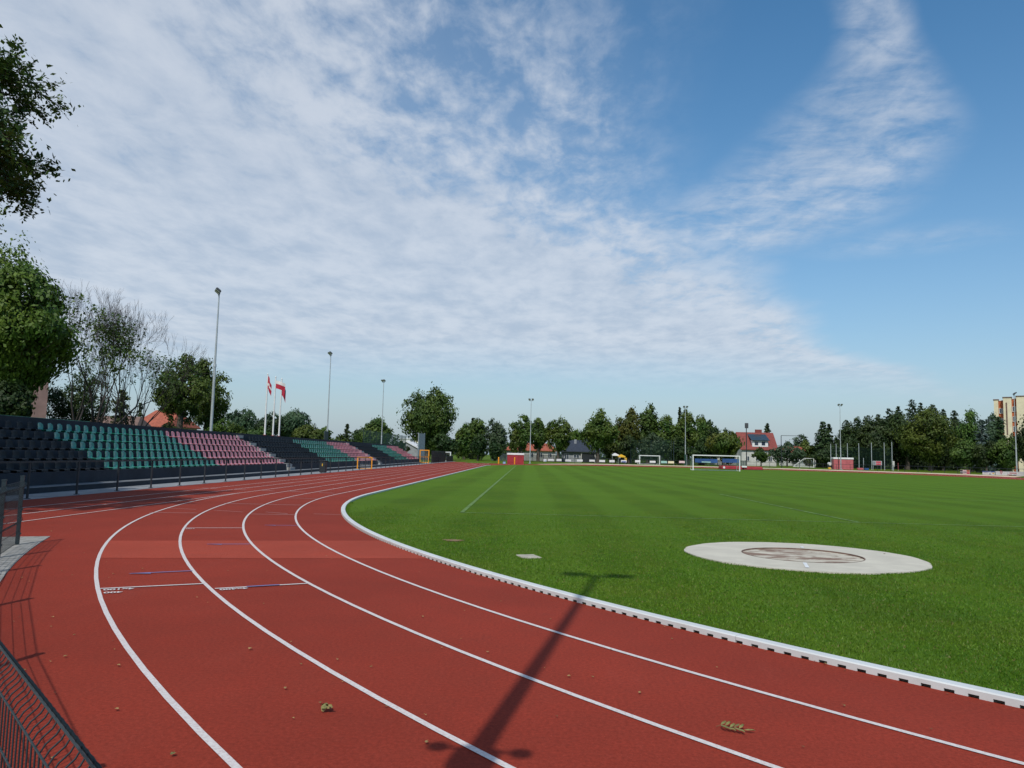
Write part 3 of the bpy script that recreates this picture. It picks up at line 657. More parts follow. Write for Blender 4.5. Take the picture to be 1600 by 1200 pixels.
def seats():
    base = seat_bm(); me = {c: base.mesh("stadium_seat", M["seat_"+c]) for c in ("black", "green", "pink")}
    far = MB(); FM = {"black": 0, "green": 1, "pink": 2}
    blocks = [("black", 33.0-17*PITCH_S, 17, 0), ("green", 33.0, 17, 0), ("pink", 44.95, 17, 0),
              ("black", 58.5, 16, 1), ("green", 69.7, 17, 1), ("pink", 81.5, 15, 1), ("black", 93.45, 17, 2), ("green", 105.4, 16, 2), ("pink", 116.5, 15, 2)]
    cname = {"black": "black", "green": "shiny green", "pink": "faded pinkish red"}; count = 0
    ref = {("black", 0): "counting back from the green seats", ("green", 0): "counting from the black seats", ("pink", 0): "counting from the green seats"}
    for c, ys, n, sec in blocks:
        for r in range(5):
            for k in range(n):
                y = ys+(k+.5)*PITCH_S; x = ROW_X0-r*ROW_D-.03; z = ROW_Z0+r*ROW_H+.06
                if to_px(x, y, z)[0] < -14: continue
                jr = random.uniform(-.02, .02)
                if sec == 0 or (sec == 1 and c == "black" and k < 12):
                    if sec == 0: lab = f"{cname[c]} seat, {ORD[n-1-k if c == 'black' else k]} {ref[(c, 0)]}, {ROWN[r]}, nearest section"
                    else: lab = f"black seat, {ORD[k]} beyond the nearest concrete stairs, {ROWN[r]}"
                    tag(link("stadium_seat", me[c], None, (x, y, z), jr), lab, "seat", "plastic seats on the grandstand"); count += 1
                else:
                    far.add([(x+p[0], y+p[1], z+p[2]) for p in base.v], base.f, FM[c], False)
    tag(far.build("stadium_seats", [M["seat_black"], M["seat_green"], M["seat_pink"]]), "rows of black, green and faded red seats in the farther stand sections", "seats", "plastic seats on the grandstand", "stuff")
    print("seats", count)
seats()
# ---------------------------------------------------------------- railing before the stand and round the far bend
def railing_straight():
    X = -15.95; root = empty("railing", "black steel railing along the home straight in front of the grandstand", "railing", (X, 26.8, 0))
    pm = MB(); pm.box((0, 0, .58), (.055, .055, 1.2)); pm.box((0, 0, .01), (.14, .14, .025)); me = pm.mesh("post", M["anth"])
    for k in range(-4, 42):
        y = 2.66*k
        link("post", me, root, (0, y, 0))
    mb = MB(); mb.box((0, 2.66*18.5, 1.165), (.05, 2.66*46, .05)); mb.build("top_rail", M["anth"], root)
railing_straight()
FR = RK+7.4   # far railing
def rail_at(u, v=727, R0=FR):
    """where the far railing crosses a sight line"""
    best = None
    for i in range(2600):
        if i < 1600: a = R(128)-R(128)*i/1600; p = (CX+R0*math.cos(a), YF+R0*math.sin(a)); t = (math.cos(a-math.pi/2), math.sin(a-math.pi/2))
        else: p = (CX+R0, YF-60*(i-1600)/1000); t = (0, -1)
        e = abs(to_px(p[0], p[1], .8)[0]-u)
        if best is None or e < best[0]: best = (e, p, math.atan2(t[1], t[0]))
    return best[1], best[2]
def railing_far():
    root = empty("railing", "thin black steel railing round the far bend of the track", "railing", (CX, YF, 0)); pm = MB(); pm.box((0, 0, .56), (.05, .05, 1.12)); me = pm.mesh("post", M["anth"])
    pts = []; a = R(128)
    while a > 0: pts.append((FR*math.cos(a), FR*math.sin(a))); a -= 2.55/FR
    y = 0
    while y > -46: pts.append((FR, y)); y -= 2.55
    P = [(x, y, gz(CX+x, YF+y)) for x, y in pts]
    for p in P: link("post", me, root, p)
    mb = MB(); mb.tube([(p[0], p[1], p[2]+1.1) for p in P], .028, 5); mb.build("top_rail", M["anth"], root)
    mb = MB(); mb.tube([(p[0], p[1], p[2]+.55) for p in P], .014, 4); mb.build("middle_rail", M["anth"], root)
railing_far()
def board(u0, u1, v0, v1, m, label, name="advertising_board", cat="board", group="small boards on the far railing", prints=(), off=-.07):
    (p, a), (q, b) = rail_at(u0), rail_at(u1); p, q = np.array(p), np.array(q); c = (p+q)/2; L = np.linalg.norm(q-p); ang = math.atan2(q[1]-p[1], q[0]-p[0])
    nrm = np.array([math.sin(ang), -math.cos(ang)]); c = c+nrm*.07*1.0
    um = (u0+u1)/2; zt = at_y(um, v0, c[1])[1]; zb = max(at_y(um, v1, c[1])[1], gz(c[0], c[1])+.05); h = zt-zb
    root = empty(name, label, cat, (c[0], c[1], zb), ang, group)
    mb = MB(); mb.box((0, 0, h/2), (L, .03, h), bev=.005); mb.build("panel", m, root)
    for nm, mm, x0, x1, y0, y1 in prints:
        mb = MB(); mb.box(((x0+x1-1)/2*L, -.0185, (y0+y1)/2*h), ((x1-x0)*L, .005, (y1-y0)*h)); mb.build(nm, mm, root)
    return root
smudge = lambda: (("print", M["grey_print"], .2, .8, .4, .55),)
B = [(832, 839.5, 717, 721, "white", "white board on the far railing, nearest the red shed"), (844, 853.5, 717, 721, "white", "white board with a pale blue corner on the far railing"), (856, 865, 717, 720.5, "white", "white board on the far railing, third from the red shed"),
     (869, 877, 717, 720.5, "white", "white board on the far railing, fourth from the red shed"), (883, 892, 718, 721, "white", "white board before the dark-roofed house, with small grey print"), (901, 910, 718, 721, "white", "white board below the right end of the dark-roofed house"),
     (920.5, 929, 718.3, 721.4, "white", "white board below the round tree's trunk"), (936, 945, 718.7, 722, "white", "white board left of the white and yellow tents"), (951.7, 960, 718.8, 722.3, "white", "white board under the white tent"),
     (970, 979, 719, 722.3, "white", "white board with a blue lower half under the yellow tent"), (992, 1000, 719, 722.5, "white", "white board beside the left post of the small goal"), (1015, 1024, 720, 723, "white", "white board seen inside the small white goal"),
     (1033, 1042, 720.2, 723.8, "teal", "pale teal board right of the small goal"), (1044, 1053, 720.6, 724, "cream", "cream yellow board left of the far green-footed mast"), (1061, 1070, 720.3, 723.6, "pinkb", "pale pink board right of the far green-footed mast")]
for i, (a, b, c, d, m, lab) in enumerate(B):
    pr = ()
    if "blue" in lab: pr = (("print", M["blue_print"] if "lower" in lab else mat("pale_blue_print", (.35, .5, .75)), .1 if "lower" in lab else .55, .9, .05, .5),)
    elif i % 2 == 0: pr = (("print", M["grey_print"], .3, .85, .12, .2),)
    board(a, b, c, d, M[m], lab, prints=pr)
board(1086, 1121, 717, 723, M["blue_tarp"], "long blue sheet on the railing behind the left half of the big goal", "railing_sheet", "sheet", "blue sheets on the railing", (("print", M["teal"], .3, .7, .06, .3),))
board(1129, 1155, 717, 723, M["blue_tarp"], "shorter blue sheet on the railing behind the right half of the big goal", "railing_sheet", "sheet", "blue sheets on the railing")
bn = "advertising banners on the right-hand railing"
board(1501, 1516, 734.3, 743.2, M["pinkb"], "small board of dark, white and orange-red blocks, apart from the banners", "advertising_board", "board", bn,
      (("print", M["black_print"], .0, .27, .55, .95), ("print", M["black_print"], .0, .27, .08, .4), ("print", M["grey_print"], .3, .66, .3, .6), ("print", M["terracotta"], .68, 1, .55, .98), ("print", M["red_print"], .68, 1, .06, .45), ("print", M["white"], .02, .66, .42, .54)))
board(1536, 1555, 736.2, 746, M["white"], "white banner with a blue stripe along its top", "advertising_banner", "banner", bn,
      (("print", M["blue_print"], .0, 1, .72, 1), ("print", M["white"], .1, .7, .8, .9), ("print", M["grey_print"], .08, .45, .45, .55), ("print", M["black_print"], .55, .72, .15, .32), ("print", M["yellow"], .82, .96, .3, .6)))
r_ = board(1556, 1574.5, 736.6, 747, M["white"], "white banner with a red emblem in its middle", "advertising_banner", "banner", bn)
def emblem(root, L, h):
    mb = MB(); 
    for k in range(24):
        a, b = math.pi*2*k/24, math.pi*2*(k+1)/24; r0, r1 = .16, .24
        if k % 8 in (3,): continue
        mb.poly([(r0*math.cos(a), -.022, h*.5+r0*math.sin(a)), (r1*math.cos(a), -.022, h*.5+r1*math.sin(a)), (r1*math.cos(b), -.022, h*.5+r1*math.sin(b)), (r0*math.cos(b), -.022, h*.5+r0*math.sin(b))])
    mb.box((0, -.02, h*.5), (.5, .006, .06)); mb.box((0, -.021, h*.2), (.12, .006, .1)); mb.build("emblem", M["red_print"], root)
emblem(r_, 2, 1.0)
board(1575.2, 1592, 737, 748, M["white"], "white banner with red print and a dark red sweep along its foot", "advertising_banner", "banner", bn,
      (("print", M["red_print"], .2, .85, .55, .72), ("print", M["black_print"], .12, .8, .04, .14), ("print", M["red_print"], .0, .4, .14, .26), ("print", M["grey_print"], .55, .9, .2, .3)))
board(1592.6, 1612, 737.3, 749, M["white"], "plain whitish banner cut by the right edge of the photo", "advertising_banner", "banner", bn)
# ---------------------------------------------------------------- mesh fence by the camera
def fence_near():
    r = RK+6.22; A = [math.atan2(13.18-YC, -8.83-CX)]
    for gap in (1.72, 1.72): A.append(A[-1]+gap/r)
    for gap in (2.74, 2.74, 2.8, 3.3, 2.7, 2.7): A.append(A[-1]+gap/r)
    P = lambda a, rr=r: (CX+rr*math.cos(a), YC+rr*math.sin(a))
    root = empty("mesh_fence", "low dark green welded mesh fence curving round the outside of the bend", "fence", (*P(A[0]), 0)); ox, oy = P(A[0])
    for a in A:
        x, y = P(a, r+.03); mb = MB(); mb.box((0, 0, .58), (.06, .045, 1.2), a); mb.box((0, 0, 1.19), (.07, .055, .02), a)
        for z in (.2, .62, 1.02): mb.box((-.035*math.cos(a), -.035*math.sin(a), z), (.02, .05, .03), a)
        mb.build("post", M["fencegreen"], root, (x-ox, y-oy, 0))
    for a0, a1 in zip(A, A[1:]):
        mb = MB(); p0, p1 = np.array(P(a0)), np.array(P(a1)); d = p1-p0; L = np.linalg.norm(d); d /= L; nn = np.array([CX, YC])-(p0+p1)/2; nn /= np.linalg.norm(nn)
        def pt(s, o, z): q = p0+d*s+nn*o; return (q[0]-ox, q[1]-oy, z)
        close = np.hypot(*((p0+p1)/2)) < 5; n = int(L/.05)
        prof = [(0, .06), (0, .40), (.03, .45), (.0, .50), (0, .98), (.012, 1.0), (.036, 1.02), (.05, 1.045), (.036, 1.07), (.012, 1.095), (0, 1.115)]
        for k in range(n+1):
            s = L*k/n; mb.tube([pt(s, o, z) for o, z in prof], .0026, 5 if close else 4, 0, True, False)
        for o, z in ((0, .07), (0, .26), (0, .40), (0, .50), (0, .68), (0, .84), (0, .985), (0, 1.11)):
            mb.tube([pt(0, o-.004, z), pt(L, o-.004, z)], .0034, 5)
        mb.build("mesh_panel", M["fencegreen"], root)
fence_near()
# ---------------------------------------------------------------- floodlight masts
def mast(x, y, h, label, n=2, ang=0.0, joint=4.3, lean=(0, 0), speakers=False, green=False, cabinet=False):
    z0 = gz(x, y); root = empty("floodlight_mast", label, "floodlight mast", (x, y, z0), ang, "floodlight masts"); m = M["galv"]
    mb = MB(); mb.tube([(0, 0, 0), (0, 0, joint)], [.115, .095], 12); mb.tube([(0, 0, joint-.1), (0, 0, joint+.1)], [.125, .11], 12); mb.box((0, 0, .03), (.5, .5, .06)); mb.build("lower_pole", m, root)
    if green:
        mb = MB(); mb.tube([(0, 0, .06), (0, 0, 2.4)], [.2, .2], 10); mb.build("pole_guard", M["net_green"], root)
    mb = MB(); mb.tube([(0, 0, joint+.1), (lean[0]*.5, lean[1]*.5, (joint+h)/2), (lean[0], lean[1], h-.25)], [.078, .062, .045], 10); mb.build("upper_pole", m, root)
    mb = MB(); mb.box((lean[0], lean[1], h-.25), (.86, .07, .07)); mb.build("crossbar", M["galv_dark"], root)
    for k in range(n):
        px = lean[0]+(-.33+.66*k/(n-1)); lm = MB()
        T = R(-38); c, s = math.cos(T), math.sin(T)
        def rot(p): return (px+p[0], lean[1]-.1+p[1]*c-p[2]*s, h+.02+p[1]*s+p[2]*c)
        b = MB(); b.box((0, 0, 0), (.42, .44, .18), bev=.05); lm.add([rot(p) for p in b.v], b.f, 0)
        lo = lm.build("floodlight", M["galv_dark"], root)
        g = MB(); b = MB(); b.box((0, 0, -.094), (.36, .38, .012)); g.add([rot(p) for p in b.v], b.f, 0); g.build("lens", M["lamp_glass"], lo)
        br = MB(); br.box((px, lean[1]-.02, h-.14), (.06, .06, .2)); br.build("bracket", M["galv"], lo)
    if speakers:
        for sx in (-1, 1):
            b = MB(); b.tube([(sx*.1, 0, joint+.12), (sx*.2, 0, joint+.12)], .016, 6); b.tube([(sx*.19, 0, joint+.12), (sx*.22, 0, joint+.12), (sx*.28, 0, joint+.12), (sx*.32, 0, joint+.12)], [.03, .06, .06, .03], 10); b.build("loudspeaker", M["galv_dark"], root)
        b = MB(); b.box((0, 0, joint-.05), (.28, .26, .34), bev=.07); b.build("junction_box", M["galv_dark"], root)
    if cabinet:
        b = MB(); b.box((.35, -.2, 3.3), (.5, .45, 1.5), bev=.03); b.build("cabinet", M["fencegreen"], root)
    return root
mast(-24.0, 57, 13.75, "tall grey floodlight mast behind the stand, nearest and left of the flagpoles", ang=R(-62), joint=8.0, lean=(.0, 0.0))
mast(-24.2, 91, 13.5, "floodlight mast behind the stand with a dark cabinet at its foot, right of the flagpoles", ang=R(-62), cabinet=True)
mast(-24.4, 126, 13.6, "floodlight mast behind the far end of the stand, beside the green netting", ang=R(-50))
mast(.38, 153.6, 12.9, "floodlight mast standing right of the red shed with white roof by the far bend", ang=R(-12))
mast(33.6, 164, 12.6, "floodlight mast with a green foot in front of the dark trees behind the goals", ang=R(8), green=True)
mast(*((lambda q: (q[0], 158))(at_y(1314, 736, 158))), 13.3, "floodlight mast right in front of the faded red shed", ang=R(10))
mast(*((lambda q: (q[0], 122))(at_y(1589, 738, 122))), 13.0, "floodlight mast before the apartment building at the far right", ang=R(70))
mast(-1.02, .75, 13.4, "floodlight mast whose long shadow falls across the lanes", ang=R(-8), joint=4.75, speakers=True)
# ---------------------------------------------------------------- flagpoles and flags
def flag(label, x, y, z, w, h, cols, dirn, sag):
    """cloth hanging off a pole: rows of quads, bands of colour down the hoist"""
    mb = MB(); nx, nz = 14, 12; V = []
    for j in range(nz+1):
        for i in range(nx+1):
            s, t = i/nx, j/nz; fx = w*s*(1-.25*sag*s); dz = -sag*h*.75*s**1.3
            wave = .10*math.sin(s*7+t*2.0)*s
            V.append((x+dirn[0]*fx-dirn[1]*wave, y+dirn[1]*fx+dirn[0]*wave, z-h*t+dz))
    def mi(i, j): return cols(i/nx, j/nz)
    b = len(mb.v)
    for j in range(nz):
        for i in range(nx):
            k = [j*(nx+1)+i, j*(nx+1)+i+1, (j+1)*(nx+1)+i+1, (j+1)*(nx+1)+i]; mb.add([V[q] for q in k], [(0, 1, 2, 3)], mi((i+.5), (j+.5)), True)
    ms = [mat("flag_white", (.66, .66, .66), .8, .05), mat("flag_red", (.40, .02, .045), .8, .08), mat("flag_dark", (.06, .035, .07), .8, .1)]
    tag(mb.build("flag", ms), label, "flag", "flags above the stand")
for u, v, top, lab, fl in ((414, 674, 585, "white flagpole flying the narrow red and white flag, first of the three", 0), (426.5, 676, 589, "white flagpole in the middle of the three, flying the white over red flag", 1), (436, 677, 592, "white flagpole of the dark red flag, third of the three", 2)):
    y = 66+fl*2.2; x, z = at_y(u, v, y); zt = at_y(u+4.5, top, y)[1]; xt = at_y(u+4.5, top, y)[0]
    root = empty("flagpole", lab, "flagpole", (x, y, 0), 0, "flagpoles behind the stand")
    mb = MB(); mb.tube([(0, 0, 2.9), (xt-x, 0, zt)], [.085, .055], 8); mb.tube([(xt-x, 0, zt), (xt-x, 0, zt+.08)], [.08, .03], 8); mb.build("pole", M["white"], root)
    mb = MB(); mb.box((0, 0, 1.5), (.24, .24, 3.0)); mb.build("foot", M["red_metal"], root)
    k = .97
    if fl == 0: flag("narrow hanging red flag with a white emblem band on the first pole", xt+.04, y, zt-.12, .52, 1.1, lambda s, t: 0 if abs((t+s*.25)-.66) < .09 or (s-.5)**2+(t-.5)**2 < .02 else 1, (.9, -.43), 1.0)
    if fl == 1: flag("white over red flag flying from the middle pole", xt+.04, y, zt-.32, 1.15, .72, lambda s, t: 0 if t < .42 else 1, (.93, -.36), .55)
    if fl == 2: flag("dark and red flag partly hidden behind the white over red flag", xt+.04, y, zt-.42, .5, 1.1, lambda s, t: 2 if t < .35 else 1, (.9, .4), .9)
# ---------------------------------------------------------------- stand side objects
def bin_(u, y, label):
    x = at_y(u, 738, y)[0]; root = empty("litter_bin", label, "bin", (x, y, 0)); mb = MB(); mb.box((0, 0, .46), (.5, .5, .86), bev=.04); mb.build("body", M["anth"], root)
    mb = MB(); mb.box((0, 0, .93), (.56, .56, .07), bev=.02); mb.build("lid", M["anth"], root); mb = MB(); mb.box((-.02, -.255, .62), (.09, .006, .2)); mb.build("sticker", M["yellow"], root)
bin_(504.5, 60.3, "black litter bin with a yellow sticker behind the railing")
def frame_goal(name, label, cat, c, w, h, d, rz, m, r=.05, netm=None, group=None):
    root = empty(name, label, cat, (c[0], c[1], gz(c[0], c[1])), rz, group)
    mb = MB(); q = r*2
    for sx in (-1, 1): mb.box((sx*(w/2-r), 0, h/2), (q, q, h))
    mb.box((0, 0, h-r), (w-2*q, q, q)); mb.build("front_frame", m, root)
    mb = MB(); t = r*.6
    for sx in (-1, 1):
        mb.tube([(sx*(w/2-r), 0, h-r), (sx*(w/2-r), d*.45, h-r), (sx*(w/2-r), d, r)], t, 6); mb.tube([(sx*(w/2-r), 0, r*.7), (sx*(w/2-r), d, r*.7)], t, 6)
    mb.tube([(-(w/2-r), d, r*.7), (w/2-r, d, r*.7)], t, 6); mb.tube([(-(w/2-r), d*.45, h-r), (w/2-r, d*.45, h-r)], t*.6, 6); mb.build("rear_frame", m, root)
    if netm is not None:
        mb = MB(); st = .4; nr = .006; n = int(w/st)
        for k in range(n+1):
            x = -w/2+r+(w-2*r)*k/n; mb.tube([(x, d*.45, h-r), (x, d, r)], nr, 3, 0, False, False)
        for k in range(1, 9): t_ = k/9; mb.tube([(-w/2+r, d*.45+d*.55*t_, (h-r)*(1-t_)+r*t_), (w/2-r, d*.45+d*.55*t_, (h-r)*(1-t_)+r*t_)], nr, 3, 0, False, False)
        for sx in (-1, 1):
            for k in range(1, 10):
                z = h*k/10; ye = d*.45+d*.55*(1-z/h); mb.tube([(sx*(w/2-r), 0, z), (sx*(w/2-r), ye, z)], nr, 3, 0, False, False)
            for k in range(1, 8):
                yy = d*k/8; zz = h-r if yy < d*.45 else (h-r)*(1-(yy-d*.45)/(d*.55)); mb.tube([(sx*(w/2-r), yy, r), (sx*(w/2-r), yy, zz)], nr, 3, 0, False, False)
        mb.build("net", netm, root)
    return root
x, z = at_y(571, 732, 76); frame_goal("mini_goal", "low orange mini goal standing between railing and stand", "mini goal", (x-.1, 76, 0), 1.5, 1.2, .55, R(10), M["orange"], .05, M["net"])
x, z = at_y(662.8, 723, 124)
root = empty("orange_gate", "tall orange metal gate frame at the far end of the stand", "gate", (x, 124, 0)); mb = MB()
for sx in (-.72, .72): mb.box((sx, 0, 1.12), (.14, .14, 2.24))
mb.box((0, 0, 2.17), (1.3, .13, .14)); mb.box((0, 0, 1.1), (1.3, .1, .1)); mb.box((0, 0, .2), (1.3, .1, .1)); mb.build("frame", M["orange"], root)
mb = MB()
for k in range(9): mb.tube([(-.6+1.2*k/8, 0, .2), (-.6+1.2*k/8, 0, 2.1)], .008, 4, 0, False)
mb.build("bars", M["galv"], root)
def panel_fence(name, label, x0, y0, x1, y1, h, m, pitch=2.5, z=0.0, barstep=.11):
    L = math.hypot(x1-x0, y1-y0); rz = math.atan2(y1-y0, x1-x0); root = empty(name, label, "fence", (x0, y0, z), rz); n = max(1, round(L/pitch))
    pm = MB(); pm.box((0, 0, h/2+.04), (.07, .07, h+.08)); me = pm.mesh("post", m)
    for k in range(n+1): link("post", me, root, (L*k/n, 0, 0))
    mb = MB(); k = .06
    while k < L: mb.box((k, 0, h/2+.05), (barstep*.55, .02, h-.12)); k += barstep
    mb.box((L/2, -.02, .2), (L, .02, .05)); mb.box((L/2, -.02, h-.15), (L, .02, .05)); mb.build("bar_panel", m, root); return root
panel_fence("bar_fence", "tall dark grey bar fence beyond the orange gate at the end of the stand", -16.2, 128, -16.0, 147, 2.1, M["anth"])
panel_fence("bar_fence", "lower dark bar fence beside the end of the home straight", -15.9, 148.5, -15.9, 161, 1.25, M["anth"])
for i, (u, y, w, lab) in enumerate(((694, 168, 3.0, "white small goal frame standing behind the low dark fence, wider one"), (687, 158, 1.0, "white narrow goal frame at the corner of the dark fences"))):
    x = at_y(u, 716, y)[0]; frame_goal("white_goal_frame", lab, "goal", (x, y, 0), w, 2.1, .9, R(20), M["white"], .09, M["net"] if i == 0 else None)
# tall grey screen at the stand's end
x = at_y(658.5, 706, 133)[0]; root = empty("metal_screen", "tall grey-blue metal screen on posts at the far end of the stand", "screen", (x, 133, 0), R(70))
mb = MB()
for k in range(12): mb.box((-1.1+2.2*(k+.5)/12, 0, 3.0), (.176, .05+.03*(k % 2), 4.2))
mb.build("panel", mat("grey_blue_sheet", (.20, .27, .28), .5, .1), root); mb = MB()
for sx in (-1.15, 1.15): mb.tube([(sx, .08, 0), (sx, .08, 5.2)], .06, 8)
mb.build("posts", M["galv"], root)
def net_screen(name, label, pts, z0, h, m, step=.16, thick=.011, posts=True, pm="fencegreen"):
    root = empty(name, label, "netting", (pts[0][0], pts[0][1], z0)); ox, oy = pts[0]; mb = MB(); pb = []
    for (xa, ya), (xb, yb) in zip(pts, pts[1:]):
        L = math.hypot(xb-xa, yb-ya); rz = math.atan2(yb-ya, xb-xa); n = int(L/step)
        for k in range(n): mb.box((xa-ox+(xb-xa)*k/n, ya-oy+(yb-ya)*k/n, h/2), (thick, thick, h), rz)
        for k in range(int(h/step)+1): mb.box(((xa+xb)/2-ox, (ya+yb)/2-oy, k*step), (L, thick, thick), rz)
    mb.build("mesh", m, root)
    if posts:
        q = MB(); q.tube([(0, 0, -z0), (0, 0, h+.1)], .045, 6); me = q.mesh("post", M[pm])
        for (xa, ya), (xb, yb) in zip(pts, pts[1:]):
            n = max(1, round(math.hypot(xb-xa, yb-ya)/5))
            for k in range(n+1):
                if k < n or (xb, yb) == pts[-1]: link("post", me, root, (xa-ox+(xb-xa)*k/n, ya-oy+(yb-ya)*k/n, 0))
    return root
net_screen("ball_net", "dark green ball-stop netting behind the far section of the stand", [(-25.5, 117), (-25.5, 158)], 1.5, 3.6, M["net_green"], .3, .022)
mb = MB(); a, b = at_y(8, 649, 34), at_y(92, 650.5, 43)
root = empty("guard_rail", "thin bright green rail above the near end of the stand's back wall", "rail", (-22.8, 38, 0)); mb.tube([(0, -10, 2.93), (0, 1.0, 2.93)], .035, 6); mb.build("rail", mat("green_rail_paint", (.02, .22, .12), .45), root); mb = MB()
for k in range(5): mb.tube([(0, -10+2.75*k, 0), (0, -10+2.75*k, 2.93)], .025, 6)
mb.build("posts", M["fencegreen"], root)
# ---------------------------------------------------------------- far-side objects
def shed(label, u0, u1, vt, y, m, roofm, rz=0.0, door=False):
    xa, xb = at_y(u0, 725, y)[0], at_y(u1, 725, y)[0]; w = abs(xb-xa); c = (xa+xb)/2; zg = gz(c, y); h = at_y((u0+u1)/2, vt, y)[1]-zg; d = 2.4
    root = empty("equipment_shed", label, "shed", (c, y+d/2, zg), rz, "red equipment sheds"); mb = MB(); hw = h-.36
    mb.box((0, 0, hw/2), (w-.16, d-.1, hw))
    n = int(w/.22)
    for k in range(n): mb.box((-w/2+.1+(w-.2)*(k+.5)/n, -d/2+.045, hw/2), (.05, .03, hw-.02))
    mb.build("wall", m, root)
    mb = MB(); mb.box((0, 0, h-.18), (w, d+.1, .36), bev=.04); mb.build("roof", roofm, root)
    mb = MB(); mb.box((.1, -d/2+.018, hw*.48), (.9, .03, hw*.94)); dr = mb.build("door", m, root); mb = MB(); mb.box((.45, -d/2-.01, 1.0), (.04, .04, .14)); mb.build("handle", M["galv_dark"], dr)
    return root
shed("dark red metal shed with a white roof by the far bend, left of a mast", 791.5, 818.5, 708, 147, M["red_metal"], M["white"], R(2))
shed("faded pinkish red metal shed with a white roof before the conifers", 1305, 1335, 715, 160, M["red_faded"], M["white"], R(-12))
for u, v0, y, lab in ((779, 715.5, 146, "yellow post left of the dark red shed"), (804, 715.5, 144.6, "yellow post in front of the dark red shed")):
    x = at_y(u, 725, y)[0]; root = empty("padded_post", lab, "post", (x, y, 0), 0, "yellow posts by the red shed"); mb = MB(); mb.tube([(0, 0, .0), (0, 0, 1.2)], [.13, .13], 10); mb.build("sleeve", M["orange"], root)
    mb = MB(); mb.tube([(0, 0, 1.2), (0, 0, 1.28)], [.13, .05], 10); mb.build("cap", M["yellow"], root)
x = at_y(787.8, 724, 146.5)[0]; root = empty("storage_box", "small blue and white box on the ground beside the dark red shed", "box", (x, 146.5, 0)); mb = MB(); mb.box((0, 0, .2), (.5, .4, .4), bev=.03); mb.build("body", mat("pale_blue_plastic", (.25, .42, .6)), root); mb = MB(); mb.box((0, 0, .43), (.52, .42, .07), bev=.02); mb.build("lid", M["blue_tarp"], root)
# goals
gx = (at_y(1084, 733, 121)[0]+at_y(1157, 734, 121)[0])/2
frame_goal("football_goal", "full-size white football goal on the far goal line, largest of the goals", "goal", (gx, 121.5, 0), 7.44, 2.46, 1.9, R(-1), M["white"], .075, None, "football goals")
frame_goal("football_goal", "small white goal beyond the far railing, seen between the white boards", "goal", (at_y(1015, 724, 172)[0], 172, 0), 4.9, 2.05, 1.3, R(12), M["white"], .09, M["net_green"], "football goals")
frame_goal("football_goal", "white training goal seen from its side on the grass before the hedge", "goal", (at_y(1273, 731, 200)[0], 200, 0), 5.0, 2.4, 5.0, R(65), M["white"], .11, M["net"], "football goals")
# high-jump mats under red cover
for u0, u1, vt, lab, y in ((1125, 1158, 728, "longer red padded mat cover lying behind the big goal", 143), (1159.5, 1189, 729, "shorter red padded mat cover lying right of the big goal's post", 143)):
    xa, xb = at_y(u0, 733, y)[0], at_y(u1, 733, y)[0]; zt = at_y((u0+u1)/2, vt, y)[1]; root = empty("mat_cover", lab, "mat", ((xa+xb)/2, y, 0), 0, "red mat covers on the far grass"); w = xb-xa; h = max(.5, zt)
    mb = MB(); mb.box((0, 0, h/2), (w, 2.4, h), bev=.1); mb.build("cover", M["red_mat"], root); mb = MB(); mb.box((0, 0, .05), (w+.1, 2.5, .08)); mb.build("base", M["anth"], root)
    if u0 < 1130: mb = MB(); mb.tube([(-w/2+.45, -1.22, h*.55), (-w/2+.45, -1.16, h*.55)], .2, 12); mb.build("badge", M["white"], root)
xa = at_y(1162, 730, 142)[0]; root = empty("flat_sign", "small white flat panel leaning on the red mat covers", "panel", (xa, 141.6, .42)); mb = MB(); mb.box((0, 0, .18), (.95, .03, .3)); mb.build("panel", M["white"], root); mb = MB(); mb.box((0, .05, .05), (.8, .06, .1)); mb.build("stand", M["galv"], root)
# poles
def pole(u, vt, vb, y, r, m, label, name="net_pole", cat="pole", group=None, top=None, base=True):
    x = at_y(u, vb, y)[0]; zg = gz(x, y); zt = at_y(u, vt, y)[1]; root = empty(name, label, cat, (x, y, zg), 0, group); mb = MB(); mb.tube([(0, 0, 0), (0, 0, zt-zg)], [r, r*.8], 8); mb.build("shaft", M[m], root)
    if top == "box": mb = MB(); mb.box((.05, 0, zt-zg-.55), (.7, .35, 1.1), bev=.06); mb.build("loudspeaker", M["galv_dark"], root)
    elif top == "cap": mb = MB(); mb.tube([(0, 0, zt-zg), (0, 0, zt-zg+.25)], r*1.5, 8); mb.build("cap", M["white"], root)
    else: mb = MB(); mb.tube([(0, 0, zt-zg), (0, 0, zt-zg+.06)], [r, r*.3], 8); mb.build("cap", M[m], root)
    if base: mb = MB(); mb.tube([(0, 0, 0), (0, 0, .12)], r*1.7, 8); mb.build("base", M["concrete"], root)
    return root
pole(1166.5, 661, 732, 163, .11, "anth", "dark pole with a dark box at its top before the red-roofed house", "loudspeaker_pole", "pole", None, "box")
pole(1052.6, 690, 730, 161, .09, "fencegreen", "thin dark pole left beside the green-footed mast", "slim_pole", "pole")
pole(1073, 711, 731, 161, .05, "galv", "thin grey pole right of the pale pink board", "slim_pole", "pole")
pole(1249.3, 720, 735, 157, .06, "fencegreen", "short green pole with a white cap beside the training goal", "slim_pole", "pole", None, "cap")
pole(968.5, 716, 730, 157, .05, "anth", "short dark pole with a white cap under the yellow tent", "slim_pole", "pole", None, "cap")
x = at_y(1221, 735, 157)[0]; zg = gz(x, 157); zt = at_y(1221, 680.5, 157)[1]; x2 = at_y(1249, 681, 157)[0]
